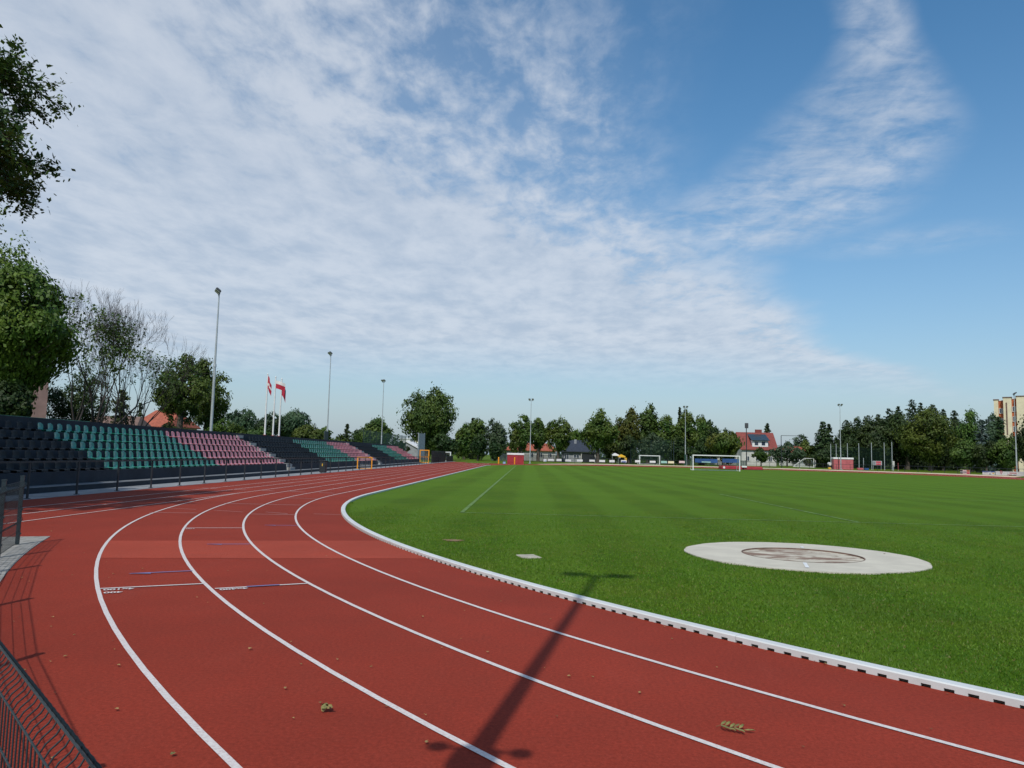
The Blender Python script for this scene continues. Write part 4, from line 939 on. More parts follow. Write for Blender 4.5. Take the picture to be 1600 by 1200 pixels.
root = empty("tall_post", "tall thin black post with a horizontal bar, left of the training goal", "frame", (x, 157, zg)); mb = MB(); mb.tube([(0, 0, 0), (0, 0, zt-zg)], .07, 8); mb.build("post", M["anth"], root); mb = MB(); mb.tube([(0, 0, zt-zg), (x2-x, 0, zt-zg)], .045, 6); mb.build("bar", M["anth"], root); mb = MB(); mb.tube([(x2-x, 0, 5), (x2-x, 0, zt-zg)], .02, 6); mb.build("hanger", M["anth"], root)
for k, (u, vt) in enumerate(((1298.5, 694), (1307, 694), (1324.6, 693), (1342.5, 693), (1362.3, 692), (1382.3, 692), (1394.3, 691))):
    pole(u, vt, 733+k*.3, 170, .085, "galv", f"{['leftmost','second','third','fourth','fifth','sixth','rightmost'][k]} of the seven grey net poles before the conifers", "net_pole", "pole", "grey net poles before the conifers")
net_screen("ball_net", "fine dark netting hung between the grey poles before the conifers", [(at_y(1298.5, 733, 170)[0], 170.1), (at_y(1394, 735, 170)[0], 170.1)], .6, 4.6, M["net_green"], .3, .018, False)
pole(1349.5, 716, 733, 164, .07, "galv", "short grey post standing among the net poles", "slim_pole", "pole")
# sign and box by the poles
def sign(u0, u1, v0, v1, y, label):
    xa, xb = at_y(u0, v1, y)[0], at_y(u1, v1, y)[0]; zt, zb = at_y(u0, v0, y)[1], at_y(u0, v1, y)[1]; x = (xa+xb)/2; zg = gz(x, y); w, h = xb-xa, zt-zb
    root = empty("sign_board", label, "sign", (x, y, zg)); mb = MB(); mb.box((0, 0, zb-zg+h/2), (w, .05, h)); mb.build("panel", mat("pale_grey_board", (.36, .37, .38), .5, .08), root)
    for x0, x1, z0, z1, m in ((.06, .3, .15, .85, "grey_print"), (.36, .9, .55, .9, "red_print"), (.36, .9, .12, .42, "red_print"), (.62, .66, .1, .92, "grey_print")):
        mb = MB(); mb.box(((x0+x1-1)/2*w, -.03 if m == "red_print" else -.028, zb-zg+h*(z0+z1)/2), ((x1-x0)*w, .012, (z1-z0)*h)); mb.build("print", M[m], root)
    for sx in (-1, 1): mb = MB(); mb.tube([(sx*w*.42, .05, 0), (sx*w*.42, .05, zt-zg)], .04, 6); mb.build("leg", M["galv"], root)
sign(1363.5, 1378, 720, 727, 167, "grey sign board with two red printed blocks between the net poles")
x, z = at_y(1396, 728.5, 166); root = empty("meter_box", "pale grey cabinet box mounted beside the rightmost net pole", "cabinet", (x, 166, gz(x, 166))); mb = MB(); mb.box((0, 0, z-gz(x, 166)+.5), (.4, .3, 1.15), bev=.03); mb.build("box", M["plaster"], root); mb = MB(); mb.box((0, 0, .3), (.12, .12, 1.0)); mb.build("stand", M["galv"], root)
pole(1403.5, 724, 735, 164, .045, "red_faded", "short reddish post right of the grey cabinet box", "marker_post", "post")
for u, w, m, lab, y in ((1344, 1.2, "red_faded", "low pinkish padded box on the grass right of the faded shed", 158), (1354, .8, "blue_tarp", "low blue padded box on the grass right of the faded shed", 157.5), (1296, .45, "yellow", "small yellow box on the grass left of the faded shed", 156)):
    x = at_y(u, 735, y)[0]; root = empty("padded_box", lab, "box", (x, y, gz(x, y))); mb = MB(); mb.box((0, 0, .22), (w, .5, .4), bev=.05); mb.build("body", M[m], root); mb = MB(); mb.box((0, 0, .02), (w*.9, .45, .05)); mb.build("base", M["anth"], root)
x = at_y(1299, 726, 163)[0]; root = empty("handcart", "dark cart carrying two white drums left of the faded shed", "cart", (x, 163, gz(x, 163))); mb = MB(); mb.box((0, 0, .55), (1.5, .7, .5), bev=.04); mb.build("body", M["anth"], root)
for dx in (-.4, .35): mb = MB(); mb.tube([(dx, -.36, 1.1), (dx, .36, 1.1)], .32, 12); mb.build("drum", M["white"], root)
for dx in (-.5, .5): mb = MB(); mb.tube([(dx, -.4, .2), (dx, -.32, .2)], .2, 12); mb.build("wheel", M["anth"], root)
net_screen("ball_net", "dark green ball-stop netting on posts behind the small goal, before the tall trees", [(at_y(985, 725, 178)[0], 178), (at_y(1049, 725, 178)[0], 178)], .35, 5.6, M["net_green"], .3, .02)
M["bark_thin"] = mat("dark_thin_bark", (.052, .043, .042), .85, .3, .35)
# ---------------------------------------------------------------- houses
def house(name, label, x, y, w, d, wh, rh, rz, wm, rm, hip=0.0, wins=(), chim=None, over=.4, z=None, cat="house", dormer=None, solar=None):
    """ridge along local x, front face toward local -y"""
    root = empty(name, label, cat, (x, y, gz(x, y)-.05), rz); mb = MB(); w2, d2 = w/2, d/2
    mb.box((0, 0, wh/2), (w, d, wh))
    if hip <= 0:
        for sx in (-1, 1): mb.poly([(sx*w2, -d2, wh), (sx*w2, d2, wh), (sx*w2, 0, wh+rh)][::sx])
    mb.build("wall", wm, root)
    W2, D2 = w2+over, d2+over; e = wh-over*rh/d2; r2 = W2-hip*W2; th = .16; rb = MB()
    V = [(-W2, -D2, e), (W2, -D2, e), (W2, D2, e), (-W2, D2, e), (-r2, 0, wh+rh), (r2, 0, wh+rh)]
    T = [(a, b, c+th) for a, b, c in V]
    faces = [(0, 1, 5, 4), (2, 3, 4, 5), (1, 2, 5), (3, 0, 4)] if hip > 0 else [(0, 1, 5, 4), (2, 3, 4, 5)]
    rb.add(V+T, [tuple(6+i for i in f) for f in faces]+[tuple(reversed(f)) for f in faces]+[(0, 1, 7, 6), (2, 3, 9, 8)]+([(1, 2, 8, 7), (3, 0, 6, 9)] if hip > 0 else [(1, 5, 11, 7), (5, 2, 8, 11), (3, 4, 10, 9), (4, 0, 6, 10)]), 0)
    rf = rb.build("roof", rm, root)
    if chim: mb = MB(); mb.box((chim[0], chim[1], wh+rh+chim[2]/2-.6), (chim[3], .6, chim[2]+1.0)); mb.build("chimney", chim[4], rf)
    for wx, wz, ww, hh in wins:
        mb = MB(); f = .07
        mb.box((wx, -d2-.02, wz), (ww, .08, hh)); wo = mb.build("window", M["glass"], root)
        mb = MB()
        for sx in (-1, 1): mb.box((wx+sx*(ww/2+f/2), -d2-.03, wz), (f, .12, hh+2*f))
        mb.box((wx, -d2-.03, wz+hh/2+f/2), (ww, .12, f)); mb.box((wx, -d2-.05, wz-hh/2-f/2), (ww, .18, f)); mb.box((wx, -d2-.07, wz), (f, .03, hh)); mb.build("frame", M["white"], wo)
    if dormer:
        dx, dz, dw, dh = dormer; sl = rh/d2; yf = -d2*(1-(dz-dh/2-wh)/rh)-.25
        mb = MB(); dep = dh/sl+1.2; mb.box((dx, yf+dep/2, dz), (dw, dep, dh)); mb.build("dormer", M["white"], rf)
        for sx in (-.24, .2): mb = MB(); mb.box((dx+sx*dw, yf-.02, dz+.03), (dw*.22, .06, dh*.55)); mb.build("dormer_window", M["glass"], rf)
        mb = MB(); a = dz+dh/2; dr = (wh+rh*.93-a)*.9
        y2 = yf+dep+.6; mb.add([(dx-dw*.58, yf-.5, a-.08), (dx+dw*.58, yf-.5, a-.08), (dx+dw*.58, y2, a+dr), (dx-dw*.58, y2, a+dr)]+[(dx-dw*.58, yf-.5, a+.06), (dx+dw*.58, yf-.5, a+.06), (dx+dw*.58, y2, a+dr+.14), (dx-dw*.58, y2, a+dr+.14)],
            [(4, 5, 6, 7), (3, 2, 1, 0), (0, 1, 5, 4), (1, 2, 6, 5), (3, 0, 4, 7)], 0); mb.build("solar_panels", M["solar"], rf)
    return root
def hx(u, v, y): return at_y(u, v, y)[0]
def hz(u, v, y): return at_y(u, v, y)[1]
y = 215; house("house", "white house with steep dark red roof, dormer and solar panels", hx(1185, 715, y)-.2, y+3, 9.6, 8, hz(1190, 702, y), hz(1180, 677.5, y)-hz(1190, 702, y), R(1), M["plaster"], M["roof_dkred"], 0, ((-3.2, 2.0, .9, 1.2), (-.4, 2.0, .9, 1.2), (3.1, 2.0, .9, 1.2)), (1.2, .2, 1.1, 1.8, M["roof_dkred"]), .5, dormer=(.4, hz(1186, 694.2, y)-.1, 4.4, 1.75))
y = 130; house("house", "house with bright orange-red hipped roof behind the bare trees", hx(243, 660, y), y+4, 7.0, 8, hz(243, 664, y), hz(243, 640, y)-hz(243, 664, y), R(-8), M["plaster"], M["roof_red"], .45, ((2.4, hz(243, 664, y)-1.1, 1.0, 1.0), (-1.2, hz(243, 664, y)-1.1, 1.0, 1.0)), (-.9, .1, .7, .7, M["roof_dkred"]), .5)
y = 120; house("house", "low house with a brown roof showing over the stand's back wall", hx(182, 660, y), y, 8.5, 6, hz(180, 667, y), 1.6, R(4), M["plaster_grey"], M["roof_brown"], .2, ((0, 2.5, 1, 1),), (2, .2, .4, .5, M["roof_brown"]))
y = 207; house("house", "long low house with orange-red roof and pale walls behind the round trees", hx(829, 710, y), y+4, 13.2, 8, hz(829, 704.5, y), hz(829, 694.5, y)-hz(829, 704.5, y), R(3), M["plaster"], M["roof_red"], .3, tuple((k, 1.6, .9, 1.1) for k in (-5, -2.5, 0, 2.5, 5)), (-2.5, .3, .8, .7, M["roof_dkred"]), .6)
y = 190; house("house", "low grey house with a large dark hipped roof and a garage door", hx(908, 710, y), y+5, 9.2, 10, hz(908, 706, y), hz(908, 690, y)-hz(908, 706, y), R(-2), M["plaster_grey"], M["roof_dark"], .42, ((-3.4, 1.4, 1.0, 1.3), (-1.0, 1.5, 1.3, .8)), (-1.2, -1.5, .4, .6, M["plaster_grey"]), .7)
x = hx(919, 717, 189.6); root = empty("garage_door", "wide dark grey garage door below the dark hipped roof", "door", (x, 189.7, gz(x, 190))); mb = MB()
for k in range(5): mb.box((0, 0, .22+.44*k), (3.2, .08+.02*(k % 2), .43))
mb.build("door_leaf", M["anth"], root); mb = MB()
for sx in (-1.7, 1.7): mb.box((sx, 0, 1.15), (.18, .12, 2.3))
mb.box((0, 0, 2.38), (3.58, .12, .16)); mb.build("frame", M["plaster"], root)
y = 222; house("house", "small pale gabled house half hidden behind the autumn-tinted tree", hx(1133, 714, y), y, 6.5, 6, hz(1133, 713, y), 2.4, R(80), M["plaster"], M["plaster_grey"], 0, ((0, 1.8, .8, .9),), (1.2, .3, .5, .5, M["plaster_grey"]), .3)
y = 262; house("house", "distant house of which only an orange gable roof shows above the hedge", hx(1241, 705, y), y, 8, 6, hz(1241, 711, y), hz(1241, 699.5, y)-hz(1241, 711, y), R(32), M["plaster"], M["roof_red"], 0, ((0, 1.8, .8, .9),), (1.0, .2, .4, .5, M["roof_dkred"]), .5)
y = 196; house("house", "dark gabled house with white roof edges beyond the stand's far end", hx(642, 700, y), y, 6.5, 6, hz(642, 700, y), hz(642, 691, y)-hz(642, 700, y), R(78), M["plaster_grey"], M["white"], 0, ((0, 1.8, .8, .9),), (1.2, .3, .4, .4, M["plaster_grey"]), .35)
def block(name, label, cat, u0, u1, vt, y, d, m):
    xa, xb = hx(u0, 690, y), hx(u1, 690, y); zt = hz(u0, vt, y); root = empty(name, label, cat, ((xa+xb)/2, y+d/2, 0)); mb = MB(); mb.box((0, 0, zt/2), (xb-xa, d, zt)); mb.build("wall", m, root); mb = MB(); mb.box((0, 0, zt+.1), (xb-xa+.3, d+.3, .2)); mb.build("roof", M["white"], root)
    for k in (-.25, .25): mb = MB(); mb.box(((xb-xa)*k, -d/2-.01, zt-1.6), (.9, .06, .9)); mb.build("window", M["glass"], root)
    return root
block("flat_building", "white flat-roofed block behind the far end of the stand", "building", 624.5, 641, 686, 215, 6, M["white"])
block("flat_building", "narrow cream block right of the white flat-roofed block", "building", 647.5, 653, 686.5, 215, 5, M["cream"])
x0, x1 = hx(-20, 620, 72), hx(67.5, 620, 72); zt = hz(67, 580, 72)
root = empty("building", "plain pinkish building behind the big maple at the left", "building", (x1-1.2-(x1-x0)/2*.84, 74.5-(x1-x0)/2*.54, 0), R(33)); mb = MB(); mb.box((0, 0, zt/2), (x1-x0, 8, zt)); mb.build("wall", M["pink_wall"], root); mb = MB(); mb.box((0, 0, zt+.1), (x1-x0+.4, 8.4, .24)); mb.build("roof", M["roof_dark"], root)
# apartment block at the right edge
def apartments():
    y = 232; xl, xr = hx(1553.5, 650, y), hx(1640, 650, y); zt = hz(1556, 624, y); ang = R(22)
    root = empty("apartment_building", "pale yellow apartment block with terracotta panels at the right edge", "building", (xl, y, 0), -R(33))
    w = xr-xl; k = (hx(1554, 650, y)-hx(1553, 650, y))*.84
    X = lambda u: (u-1553.5)*k
    zs = lambda v: hz(1570, v, y)
    mb = MB(); pb = MB()
    # stepped facade: corner pier, recessed window bay, wide bay, second recessed bay, wide bay
    for a, b, dy, vt in ((1553.5, 1560.5, 0, 625.5), (1568.5, 1581.5, -.9, 622.5), (1589, 1602, -.9, 621), (1610, 1640, -.9, 620)):
        z = zs(vt); mb.box(((X(a)+X(b))/2, 6+dy/2, z/2), (X(b)-X(a), 12-dy, z)); pb.box(((X(a)+X(b))/2, 6+dy/2, z+.12), (X(b)-X(a)+.35, 12.3-dy, .25))
    mb.build("wall", M["yellow_wall"], root); pb.build("roof_edge", M["roof_brown"], root)
    for a, b, vt in ((1560.5, 1568.5, 626.5), (1581.5, 1589, 624), (1602, 1610, 622)):
        z = zs(vt); mb = MB(); mb.box(((X(a)+X(b))/2, 6.45, z/2), (X(b)-X(a), 11.1, z)); mb.build("terracotta_bay", M["terracotta"], root)
        mb = MB(); mb.box(((X(a)+X(b))/2, 6.4, z+.1), (X(b)-X(a), 11.3, .24)); mb.build("roof_edge", M["white"], root)
        for i in range(4):
            zc = z-3.0-2.95*i; ww = X(b)-X(a)-.25
            mb = MB(); mb.box(((X(a)+X(b))/2, .88, zc), (ww, .12, 1.45)); wo = mb.build("window", M["glass"], root)
            mb = MB(); cx = (X(a)+X(b))/2; mb.box((cx, .80, zc-.78), (ww+.1, .3, .1)); mb.box((cx-ww/2+.06, .82, zc), (.12, .1, 1.45)); mb.box((cx+ww/2-.06, .82, zc), (.12, .1, 1.45)); mb.box((cx, .82, zc+.69), (ww-.24, .1, .08)); mb.box((cx+.1, .82, zc), (.08, .1, 1.3)); mb.build("frame", M["white"], wo)
    mb = MB(); mb.box((X(1573.5), -.96, zs(655)), (.35, .1, zs(630)-zs(680))); mb.build("facade_stripe", M["roof_brown"], root)
apartments()
# dark fence in front of the houses, tents
panel_fence("slat_fence", "long dark grey slat fence before the houses beyond the far grass", hx(768, 720, 186), 186, hx(881, 718, 187), 187, 1.9, mat("slate_fence", (.06, .085, .095), .6), 2.5, .1, .16)
panel_fence("slat_fence", "dark slat fence running behind the tents and goals", hx(936, 718, 188), 188, hx(1165, 724, 196), 196, 1.5, M["net_green"], 2.5, .2, .16)
for u0, u1, vt, m, lab in ((955.5, 966, 707.5, "white", "white pitched tent roof beside the round tree"), (965, 976, 709.8, "yellow", "yellow awning right of the white tent")):
    y = 180 if m == "white" else 178; xa, xb = hx(u0, 712, y), hx(u1, 712, y); x = (xa+xb)/2; zg = gz(x, y); w = (xb-xa); zt = hz((u0+u1)/2, vt, y)-zg; root = empty("tent", lab, "tent", (x, y, zg)); mb = MB(); e = zt-.45
    mb.add([(-w/2, -1.5, e), (w/2, -1.5, e), (w/2, 1.5, e), (-w/2, 1.5, e), (0, 0, zt)], [(0, 1, 4), (1, 2, 4), (2, 3, 4), (3, 0, 4)]); mb.box((0, -1.5, e-.12), (w, .03, .28)); mb.box((0, 1.5, e-.12), (w, .03, .28)); mb.build("canopy", M[m], root)
    for sx in (-1, 1):
        for sy in (-1, 1): mb = MB(); mb.tube([(sx*w*.46, sy*1.4, 0), (sx*w*.46, sy*1.4, e)], .04, 6); mb.build("leg", M["galv"], root)
x = hx(977, 716, 179); root = empty("yellow_box", "yellow crate standing under the yellow awning", "crate", (x, 179, gz(x, 179)+.6)); mb = MB(); mb.box((0, 0, .4), (.7, .5, .7), bev=.04); mb.build("body", M["yellow"], root); mb = MB(); mb.box((0, 0, -.27), (.6, .45, .62)); mb.build("stand", M["anth"], root)
# ---------------------------------------------------------------- trees
def leaves(C, S, n, size, rng, up=.35):
    """n leaf faces spread about clump centres C with spreads S, turned outward and up from their clump and crown"""
    k = rng.integers(0, len(C), n); O = rng.normal(size=(n, 3)); P = C[k]+O*S[k][:, None]*np.array([1, 1, .75]); ctr = C.mean(0); ext = C.std(0)+1e-6
    nv = (P-ctr)/ext; nv /= np.linalg.norm(nv, axis=1)[:, None]+1e-9; O /= np.linalg.norm(O, axis=1)[:, None]+1e-9
    nv = nv*.55+O*.55+np.array([0, 0, up])+rng.normal(size=(n, 3))*.55; nv /= np.linalg.norm(nv, axis=1)[:, None]+1e-9
    a = rng.normal(size=(n, 3)); a -= (a*nv).sum(1)[:, None]*nv; a /= np.linalg.norm(a, axis=1)[:, None]+1e-9; b = np.cross(nv, a)
    s = size*(.55+.9*rng.random(n))[:, None]; V = np.empty((n, 4, 3), np.float32)
    V[:, 0] = P-a*s*.62; V[:, 1] = P+b*s*.36-a*s*.05; V[:, 2] = P+a*s*.62; V[:, 3] = P-b*s*.36+a*s*.05
    return V.reshape(-1, 3)
def crown_np(rx, ry, rz, zc, n, size, rng, lobes=13, gap=.0, flat=.0, lobe_r=(.34, .5)):
    cs, ss, L = [], [], []
    for i in range(lobes):
        v = rng.normal(size=3); v /= np.linalg.norm(v); r = .45+.33*rng.random() if i else 0
        c = np.array([v[0]*rx*r, v[1]*ry*r, v[2]*rz*r*(.95 if v[2] > 0 else .8)]); lr = lobe_r[0]+(lobe_r[1]-lobe_r[0])*rng.random(); L.append((c, lr))
        m = 34
        for _ in range(m):
            q = rng.normal(size=3); q /= np.linalg.norm(q); 
            if q[2] < -.45 and rng.random() < .6: continue
            kk = lr*(.72+.36*rng.random())
            if rng.random() < gap: continue
            cs.append(c+q*np.array([rx, ry, rz])*kk); ss.append(.075*(rx+rz)/2*(.6+.8*rng.random()))
    cs, ss = np.array(cs), np.array(ss); cs[:, 2] += zc
    return leaves(cs, ss, n, size, rng), [c+np.array([0, 0, zc]) for c, _ in L]
def tree_root(name, label, x, y, group=None, cat="tree", z=None): return empty(name, label, cat, (x, y, gz(x, y) if z is None else z), 0, group)
def add_crown(root, V, m):
    me = np_mesh("crown", V, np.arange(len(V)).reshape(-1, 4), m); return link("crown", me, root)
def trunk_part(root, h, r, tips, rng, bark="bark", lean=(0, 0), fork=.45, stray=.16):
    mb = MB(); P = []
    for k in range(6):
        t = k/5; P.append((lean[0]*t+rng.normal()*.03*h*t*.3, lean[1]*t+rng.normal()*.03*h*t*.3, h*t))
    mb.tube(P, [r*(1.25-.25*min(1, t*5) if t < .2 else 1-.6*(t-.2)/.8) for t in (0, .2, .4, .6, .8, 1)], 8)
    for c in tips:
        t0 = fork+(.95-fork)*rng.random(); i = min(4, int(t0*5)); a = np.array(P[i])+(np.array(P[i+1])-np.array(P[i]))*(t0*5-i); c = np.array(c)
        if c[2] < a[2]-.5: a = np.array(P[max(1, i-1)])
        m = (a+c)/2+np.array([0, 0, -.08*np.linalg.norm(c-a)]); rr = r*.42*(1-.4*t0); mb.tube([a, m, a+(c-a)*.95], [rr, rr*.62, rr*.2], 5, 0, True, False)
        for _ in range(2):
            e = c+rng.normal(size=3)*min(np.linalg.norm(c-a), 4)*stray; mb.tube([m, (m+e)/2+np.array([0, 0, .1]), e], [rr*.5, rr*.3, rr*.08], 4, 0, True, False)
    mb.build("trunk", M[bark], root)
SEED = [100]
def tree(label, u0, u1, vt, vb, y, fol="green", n=None, lobes=13, gap=0.0, name="leafy_tree", leaf=None, depth=.9, lean=(0, 0), group="trees beyond the sports ground", bark="bark", trunk_u=None, lr=(.34, .5), sz=1.0):
    SEED[0] += 1; rng = np.random.default_rng(SEED[0]); um = (u0+u1)/2; x, zt = at_y(um, vt, y); zg = gz(x, y); zb = at_y(um, vb, y)[1]-zg; zt -= zg
    zb = max(zb, .3); rx = abs(at_y(u1, vt, y)[0]-at_y(u0, vt, y)[0])/2; rz = (zt-zb)/2; zc = (zt+zb)/2
    root = tree_root(name, label, x, y, group); leaf = leaf or max(.13, .0021*y)*sz
    area = math.pi*rx*rz; n = n or int(np.clip(area*8.5/(leaf*leaf*.45), 2500, 26000))
    V, tips = crown_np(rx*1.0, rx*depth, rz*1.0, zc, n, leaf, rng, lobes, gap, lobe_r=lr)
    a0, a1 = np.percentile(V[:, 0], [.4, 99.6]); b0, b1 = np.percentile(V[:, 2], [.5, 99.6])
    def fit(P): P = np.array(P, np.float32); P[:, 0] = (P[:, 0]-(a0+a1)/2)*(2*rx/(a1-a0)); P[:, 2] = zb+(P[:, 2]-b0)*((zt-zb)/(b1-b0)); return P
    V = fit(V); tips = list(fit(tips))
    def taper(P): q = np.clip((P[:, 2]-zb)/(zt-zb), 0, 1); k = np.clip(.62+.38*q/.42, .62, 1)*np.clip(1.0-.30*np.clip((q-.72)/.28, 0, 1)**2, .6, 1); P[:, :2] *= k[:, None]; return P
    V = taper(V); tips = list(taper(np.array(tips)))
    add_crown(root, V, FOL[fol])
    tx = 0 if trunk_u is None else at_y(trunk_u, vb, y)[0]-x
    trunk_part(root, max(zc+rz*.3, 1.5), max(.1, .035*(zt)), tips, rng, bark, lean); return root
def conifer(label, u0, u1, vt, y, fol="conifer", n=5200, group="conifers beyond the sports ground", leaf=None, name="spruce", vb=None, pw=.85, droop=.28):
    SEED[0] += 1; rng = np.random.default_rng(SEED[0]); um = (u0+u1)/2; x, zt = at_y(um, vt, y); zg = gz(x, y); H = zt-zg; Rm = abs(at_y(u1, vt, y)[0]-at_y(u0, vt, y)[0])/2
    root = tree_root(name, label, x, y, group); leaf = leaf or max(.16, .0022*y)
    cs = []; whorls = max(16, int(H*2.4)); dz = H/whorls
    for w in range(whorls):
        t = (w+.3)/whorls; zc = H*(.06+.93*t); r = Rm*(1-t)**pw*(.85+.3*rng.random())+.05; nb = int(4+4*(1-t)); off = rng.random()*6
        for b in range(nb):
            a = off+2*math.pi*b/nb+rng.normal()*.3; zj = zc+dz*2.2*(rng.random()-.5)*(1-t)**.3; rr = r*(.62+.55*rng.random()); jb = rng.normal(); m = max(2, int(rr*3.2))
            for q in range(m):
                f = (q+1)/m; cs.append((rr*f*math.cos(a), rr*f*math.sin(a), zj-droop*rr*f+.10*rr*f*f+rng.normal()*.22*(1-t)+.25*jb*(1-.6*t), .10+.07*rr*(1.1-.5*f)))
    cs = np.array(cs); V = leaves(cs[:, :3], cs[:, 3], n, leaf, rng); add_crown(root, V, FOL[fol])
    mb = MB(); mb.tube([(0, 0, 0), (0, 0, H*.5), (0, 0, H*.985)], [.022*H, .014*H, .02], 7); mb.build("trunk", M["bark"], root); return root
def bare(label, base_u, base_v, y, H, spread, seed, leafn=0, fol="dark", stems=1, tilt=.0, name="bare_tree", twig=.011, depth=6, wide=3.0):
    rng = np.random.default_rng(seed); x = at_y(base_u, base_v, y)[0]; root = tree_root(name, label, x, y, "thin trees behind the stand"); mb = MB(); tips = []
    def grow(p, d, L, r, k):
        n = 3; pts = [p]; rad = [r]; dd = d
        for i in range(n):
            dd = dd+rng.normal(size=3)*.09+np.array([0, 0, .07]); dd /= np.linalg.norm(dd); pts.append(pts[-1]+dd*L/n); rad.append(max(twig*.6, r*(1-.30*(i+1)/n)))
        mb.tube(pts, rad, 7 if k > 4 else (4 if k > 2 else 3), 0, True, False)
        if k <= 3: tips.extend(pts[1:])
        if k == 0: return
        m = 2 if rng.random() < .7 else 3
        for j in range(m):
            a = rng.random()*6.28; ax = np.cross(dd, [math.cos(a), math.sin(a), .3]); ax /= np.linalg.norm(ax); sp = spread*(.45+.75*rng.random())
            nd = dd*math.cos(sp)+ax*math.sin(sp); grow(pts[-1] if j < 2 else pts[-2], nd, L*(.70+.18*rng.random()), max(twig, rad[-1]*(.62+.15*rng.random())), k-1)
    for s in range(stems):
        a = 6.28*s/stems+rng.random(); d = np.array([tilt+(.22*math.cos(a) if stems > 1 else 0), .22*math.sin(a) if stems > 1 else 0, 1.]); d /= np.linalg.norm(d)
        grow(np.array([.25*math.cos(a)*(stems > 1), .25*math.sin(a)*(stems > 1), 0]), d, H*.27, .014*H+.03, depth)
    mx = max(v[2] for v in mb.v); k = H/mx; Q = np.array([v[:2] for v in mb.v]); ctr = np.median(Q, axis=0); kw = min(k, wide/np.percentile(np.abs(Q[:, 0]-ctr[0]), 97)); mb.v = [(a*kw, b*kw, c*k) for a, b, c in mb.v]
    mb.build("trunk", M["bark_thin"], root)
    if leafn:
        T = np.array(tips)*np.array([kw, kw, k]); w = T[rng.choice(len(T), min(len(T), 260), replace=False)]; V = leaves(w, np.full(len(w), .28), leafn, .17, rng); add_crown(root, V, FOL[fol])
    return root
G1 = "trees behind the stand"
# behind the stand, left
tree("big bright green maple filling the left edge behind the stand", -85, 126, 402, 625, 47, "maple", 50000, 36, .42, leaf=.175, group=G1, name="maple_tree", trunk_u=43, lr=(.17, .31))
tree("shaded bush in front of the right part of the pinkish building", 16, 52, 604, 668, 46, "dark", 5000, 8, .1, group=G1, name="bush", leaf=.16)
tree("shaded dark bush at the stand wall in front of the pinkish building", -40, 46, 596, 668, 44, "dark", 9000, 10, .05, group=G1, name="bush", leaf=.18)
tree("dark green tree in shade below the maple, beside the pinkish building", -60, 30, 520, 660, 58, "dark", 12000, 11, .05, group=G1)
tree("dark evergreen mass behind the leafless trees", 66, 176, 580, 690, 80, "dark", 13000, 12, .0, group=G1, name="evergreen_tree")
bare("bare tree with a leafy right side of fine twigs, left of the pair", 122, 660, 57, 13.0, .42, 11, 2600, "green", 2, .10, wide=3.4, depth=6)
bare("bare leafless tree with a fan of purplish grey twigs, tallest of the thin trees", 148, 660, 59, 14.4, .40, 23, 0, "dark", 2, .20, wide=4.4, depth=8, twig=.008)
bare("thin tree with scattered brownish leaves left on its upper twigs", 205, 660, 62, 12.2, .40, 37, 1300, "green", 3, .08, wide=3.7, depth=7, twig=.008)
conifer("broad yellowish green thuja at the foot of the thin trees", 172, 212, 608, 64, "thuja", 6000, G1, .15, "thuja_tree", None, .6, -.3)
conifer("small dark spruce just left of the orange-red hipped roof", 208, 232, 628, 140, "conifer", 2600, G1)
tree("spreading open tree with forked trunk behind the first floodlight mast", 246, 330, 556, 660, 68, "green", 8500, 15, .35, leaf=.19, group=G1, trunk_u=283, lr=(.24, .38))
tree("dark leafy tree right behind the first floodlight mast", 296, 362, 562, 674, 73, "green", 11000, 13, .15, leaf=.18, group=G1, lr=(.28, .42))
tree("small bright bush at the stand wall right of the forked tree", 326, 362, 655, 690, 62, "maple", 2500, 6, 0, name="bush", group=G1)
tree("low yellow-green bush under the orange-red house", 240, 282, 660, 690, 64, "thuja", 2500, 6, 0, name="bush", group=G1)
for u0, u1, vt, vb, y, f, lab in ((352, 402, 640, 690, 150, "blue", "rounded blue-green tree left of the flagpoles"), (394, 440, 644, 690, 156, "blue", "rounded blue-green tree right behind the flagpoles"), (428, 490, 642, 694, 160, "blue", "rounded wide tree right of the flagpoles"),
        (352, 385, 662, 700, 110, "olive", "yellowish bush in front of the rounded trees, left one"), (385, 425, 668, 704, 115, "green", "green bush in front of the rounded trees beside the flagpoles"), (455, 512, 664, 702, 150, "olive", "low yellow-green tree sloping down to the second mast"), (490, 520, 668, 704, 170, "green", "small green tree right behind the second mast"),
        (514, 545, 680, 708, 150, "olive", "low bush left of the small pointed conifer"), (553, 588, 664, 708, 165, "conifer", "dark tree left of the third mast"), (562, 622, 655, 712, 150, "green", "broad green tree behind the third floodlight mast"),
        (612, 640, 690, 715, 170, "dark", "small dark bush left of the large round tree")):
    tree(lab, u0, u1, vt, vb, y, f, lobes=10, group=G1)
conifer("small pointed conifer between the second and third masts", 530, 556, 661, 165, "conifer", 3200, G1)
tree("large round dark green tree beyond the end of the home straight", 629, 712, 608, 706, 180, "green", 20000, 20, .08, leaf=.36, name="lime_tree", lr=(.24, .38))
tree("dark low shrub under the right side of the large round tree", 676, 716, 678, 722, 172, "dark", 4000, 8)
for u0, u1, vt, vb, y, f, lab in ((712, 742, 662, 722, 196, "mixed", "brownish green tree just right of the large round tree"), (722, 768, 655, 724, 205, "green", "bushy green tree left of the red shed"), (758, 793, 656, 724, 200, "blue", "grey-green tree with a sharp right edge left of the red shed"), (735, 760, 680, 726, 180, "dark", "small dark tree standing before the bushy green tree"), (765, 785, 690, 726, 178, "dark", "narrow dark bush behind the yellow post")):
    tree(lab, u0, u1, vt, vb, y, f, lobes=11)
conifer("dark spruce tip rising behind the bushy green trees", 728, 750, 652, 215, "conifer", 2600)
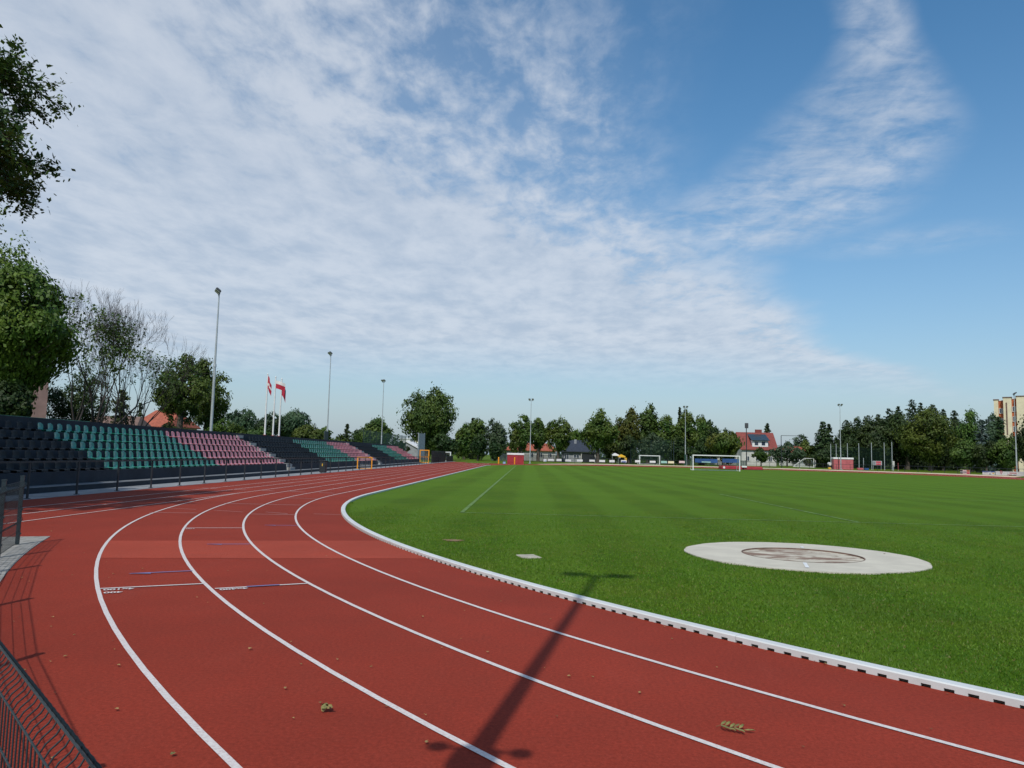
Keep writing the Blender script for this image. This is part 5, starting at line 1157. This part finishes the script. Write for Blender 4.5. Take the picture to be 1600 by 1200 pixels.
for u0, u1, vt, vb, y, f, lab, tu in ((796, 834, 649, 706, 180, "green", "round green tree left behind the red shed's mast", 821), (826, 858, 654, 704, 184, "green", "round green tree right behind the red shed's mast", 843), (852, 894, 654, 706, 182, "mixed", "round brownish green tree over the dark-roofed house", 872), (906, 964, 642, 704, 180, "mixed", "tall round tree with a dark trunk right of the dark-roofed house", 931),
        (886, 922, 672, 702, 230, "maple", "pale green tree glimpsed behind the dark-roofed house", None), (940, 972, 690, 722, 188, "olive", "low yellow-green bush beside the tents", None), (796, 812, 668, 712, 178, "olive", "thin light green tree at the left end of the orange roof", None)):
    tree(lab, u0, u1, vt, vb, y, f, lobes=13, trunk_u=tu, gap=.12, lr=(.27, .42))
for u0, u1, vt, vb, y, f, lab in ((962, 1004, 638, 718, 186, "autumn", "tall tree with reddish brown left side beyond the small goal"), (992, 1034, 634, 716, 190, "green", "tallest green tree behind the small goal"), (1022, 1064, 650, 718, 188, "mixed", "dark olive tree left of the green-footed mast"), (1058, 1092, 642, 716, 194, "mixed", "tree with brown top right of the green-footed mast"), (1080, 1108, 650, 716, 190, "mixed", "dark tree between the brown-topped tree and the big goal"),
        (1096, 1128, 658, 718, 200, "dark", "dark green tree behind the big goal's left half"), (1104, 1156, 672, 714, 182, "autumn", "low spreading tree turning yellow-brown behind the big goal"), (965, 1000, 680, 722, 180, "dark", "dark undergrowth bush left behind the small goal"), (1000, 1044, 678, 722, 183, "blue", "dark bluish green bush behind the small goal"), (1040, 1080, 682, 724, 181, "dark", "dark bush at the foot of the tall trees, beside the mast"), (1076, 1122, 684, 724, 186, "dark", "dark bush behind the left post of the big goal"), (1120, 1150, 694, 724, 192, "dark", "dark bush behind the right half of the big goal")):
    tree(lab, u0, u1, vt, vb, y, f, lobes=13, gap=.05, lr=(.28, .44))
conifer("slim conifer tip rising right of the green-footed mast's top", 1054, 1070, 636, 205, "conifer", 2200)
conifer("dark spruce behind the red-roofed house with solar panels", 1184, 1214, 660, 245, "conifer", 4200)
for u0, u1, vt, vb, y, f, lab in ((1176, 1202, 700, 722, 200, "green", "round bush in front of the red-roofed house"), (1203, 1256, 696, 724, 205, "blue", "broad green hedge right of the red-roofed house"), (1230, 1276, 680, 716, 285, "blue", "distant light green tree over the small orange roof"), (1214, 1240, 690, 715, 290, "blue", "distant low tree right of the spruce"), (1248, 1278, 688, 728, 208, "olive", "dark olive pine with rough foliage behind the training goal")):
    tree(lab, u0, u1, vt, vb, y, f, lobes=11, name="hedge" if "hedge" in lab else ("bush" if "bush" in lab else "leafy_tree"))
for u0, u1, vt, vb, y, lab in ((776, 806, 692, 722, 225, "low distant bush filling the gap left of the orange roof"), (888, 912, 678, 720, 235, "distant tree filling the gap between the dark roof and the round tree"), (950, 992, 664, 720, 228, "distant tree filling the gap above the white and yellow tents"), (700, 735, 676, 722, 225, "distant tree filling the gap right of the large round tree")):
    tree(lab, u0, u1, vt, vb, y, "green", lobes=10)
# conifer wood on the right, each trunk its own
K = [(1268, 1304, 657, 205, "spruce standing apart at the left end of the conifer wood"), (1284, 1306, 662, 212, "thin brownish spruce touching the one standing apart"), (1296, 1318, 684, 200, "low young spruce behind the faded shed"), (1306, 1338, 655, 212, "spruce with a reddish tip right of the shed's mast"), (1326, 1352, 650, 216, "slim spruce second from the shed's mast"), (1338, 1372, 648, 210, "spruce behind the left net poles"), (1356, 1388, 646, 205, "full spruce behind the middle net poles"),
     (1374, 1404, 638, 212, "tall spruce behind the right net poles"), (1390, 1416, 634, 214, "pointed spruce just left of the tallest one"), (1406, 1444, 623, 210, "tallest spruce of the wood, with a bushy spire"), (1424, 1452, 629, 218, "spruce right beside the tallest one"), (1444, 1470, 630, 214, "spruce with a small crossed tip above the broad olive tree"), (1464, 1484, 638, 220, "short spruce tip right above the broad olive tree"), (1480, 1502, 640, 220, "last spruce tip before the leafy crowns to the right")]
for u0, u1, vt, y, lab in K: conifer(lab, u0-(2 if u0 < 1300 else 9), u1+(2 if u0 < 1300 else 9), vt, y, "conifer", 10500, pw=.60, leaf=.36)
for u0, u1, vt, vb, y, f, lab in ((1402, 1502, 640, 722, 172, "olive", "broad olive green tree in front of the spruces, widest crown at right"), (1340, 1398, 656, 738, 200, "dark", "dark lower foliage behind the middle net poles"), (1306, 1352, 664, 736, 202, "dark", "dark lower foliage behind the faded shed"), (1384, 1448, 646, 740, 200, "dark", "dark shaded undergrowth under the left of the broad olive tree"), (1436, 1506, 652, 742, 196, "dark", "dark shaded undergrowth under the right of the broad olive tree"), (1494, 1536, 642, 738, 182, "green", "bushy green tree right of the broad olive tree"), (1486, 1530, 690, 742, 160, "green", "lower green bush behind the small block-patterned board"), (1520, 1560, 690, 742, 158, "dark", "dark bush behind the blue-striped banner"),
        (1524, 1572, 648, 716, 200, "blue", "rounded green crown left below the apartment block"), (1548, 1596, 682, 744, 156, "green", "leafy bush in front of the apartment block's foot"), (1592, 1650, 632, 744, 140, "dark", "tall dark tree at the right edge covering the apartment block"), (1268, 1312, 700, 734, 198, "dark", "low dark shrub behind the handcart")):
    tree(lab, u0, u1, vt, vb, y, f, lobes=14, gap=.04, lr=(.26, .42))
conifer("blue-grey spruce with pale tips behind the banners", 1514, 1552, 654, 168, "bluespruce", 5200, pw=.7)
conifer("dark conifer left against the apartment block", 1545, 1576, 650, 176, "conifer", 4600, pw=.7)
# far-off wood closing the horizon
def far_wood():
    rng = np.random.default_rng(5); cs = []
    for i in range(900):
        x = -420+1000*rng.random(); y = 430+40*rng.random(); h = 4+3.5*math.sin(x*.05)**2+2*rng.random()
        for k in range(3): cs.append((x+rng.normal()*1.5, y, h*(.25+.35*k), 1.4))
    cs = np.array(cs); V = leaves(cs[:, :3], cs[:, 3], 40000, 1.1, rng)
    tag(link("distant_wood", np_mesh("distant_wood", V, np.arange(len(V)).reshape(-1, 4), FOL["blue"])), "far-off low wood along the horizon", "wood", kind="stuff")
far_wood()
# tree at the left edge whose branches hang into the top corner of the picture
def near_tree(label, x, y, zc, rx, rz, seed, n, lobes, twigs=False):
    rng = np.random.default_rng(seed); root = tree_root("ash_tree", label, x, y, None); cs, ss, tips = [], [], []
    for i in range(lobes):
        v = rng.normal(size=3); v /= np.linalg.norm(v); r = .40+.5*rng.random(); c = np.array([v[0]*rx*r, v[1]*rx*r, v[2]*rz*r+zc]); tips.append(c); lr = .27
        for _ in range(24):
            q = rng.normal(size=3); q /= np.linalg.norm(q); cs.append((c+q*np.array([rx, rx, rz*1.2])*lr*(.4+.75*rng.random()), c)); ss.append(.16+.10*rng.random())
    if twigs:      # twigs carrying pairs of narrow leaflets
        mb = MB(); L = []
        for e, c in cs:
            d = e-c; Ld = np.linalg.norm(d); mid = c+d*.5+rng.normal(size=3)*.12*Ld+np.array([0, 0, .1*Ld]); mb.tube([c, mid, e], [.014, .009, .004], 4, 0, True, False); d /= Ld
            for _ in range(11):
                o = mid+(e-mid)*rng.random()**.6; f = d*.7+rng.normal(size=3)*.7+np.array([0, 0, -.15]); f /= np.linalg.norm(f); ln = .22+.22*rng.random(); tip = o+f*ln-np.array([0, 0, .10*ln]); mb.tube([o, tip], [.004, .002], 3, 0, True, False)
                sd = np.cross(f, [0, 0, 1.]); sd /= np.linalg.norm(sd)+1e-9; upv = np.cross(sd, f)
                for k in range(9):
                    t = .25+.75*k/8; p = o+(tip-o)*t; sgn = 1 if k % 2 else -1; a = f*.55+sd*sgn*.8+rng.normal(size=3)*.25; a = f if k == 8 else a; a /= np.linalg.norm(a); b = np.cross(a, upv+rng.normal(size=3)*.45); b /= np.linalg.norm(b)+1e-9; sl = .10+.06*rng.random(); wl = sl*.23
                    L.append((p, p+a*sl*.45+b*wl, p+a*sl, p+a*sl*.45-b*wl))
        V = np.concatenate([np.array(L, np.float32).reshape(-1, 3), leaves(np.array([c for c, _ in cs]), np.array(ss), 26000, .13, rng)]); add_crown(root, V, FOL["green"]); mb.build("twigs", M["bark"], root)
    else:
        V = leaves(np.array([c for c, _ in cs]), np.array(ss), n, .115, rng); add_crown(root, V, FOL["green"])
    trunk_part(root, zc, .27, tips, rng, "bark", (0, 0), .5, .1)
near_tree("near ash tree whose leafy branches hang into the top left corner", -17.7, 17.2, 10.35, 5.9, 2.9, 77, 0, 48, True)
near_tree("leafy tree outside the left edge whose shade falls on the stand's black seats", -23.8, 20.2, 11.0, 5.9, 4.2, 78, 42000, 28)
near_tree("leafy tree outside the left edge, its shade reaching the nearer green seats", -24.6, 27.6, 10.4, 5.1, 4.0, 79, 30000, 24)
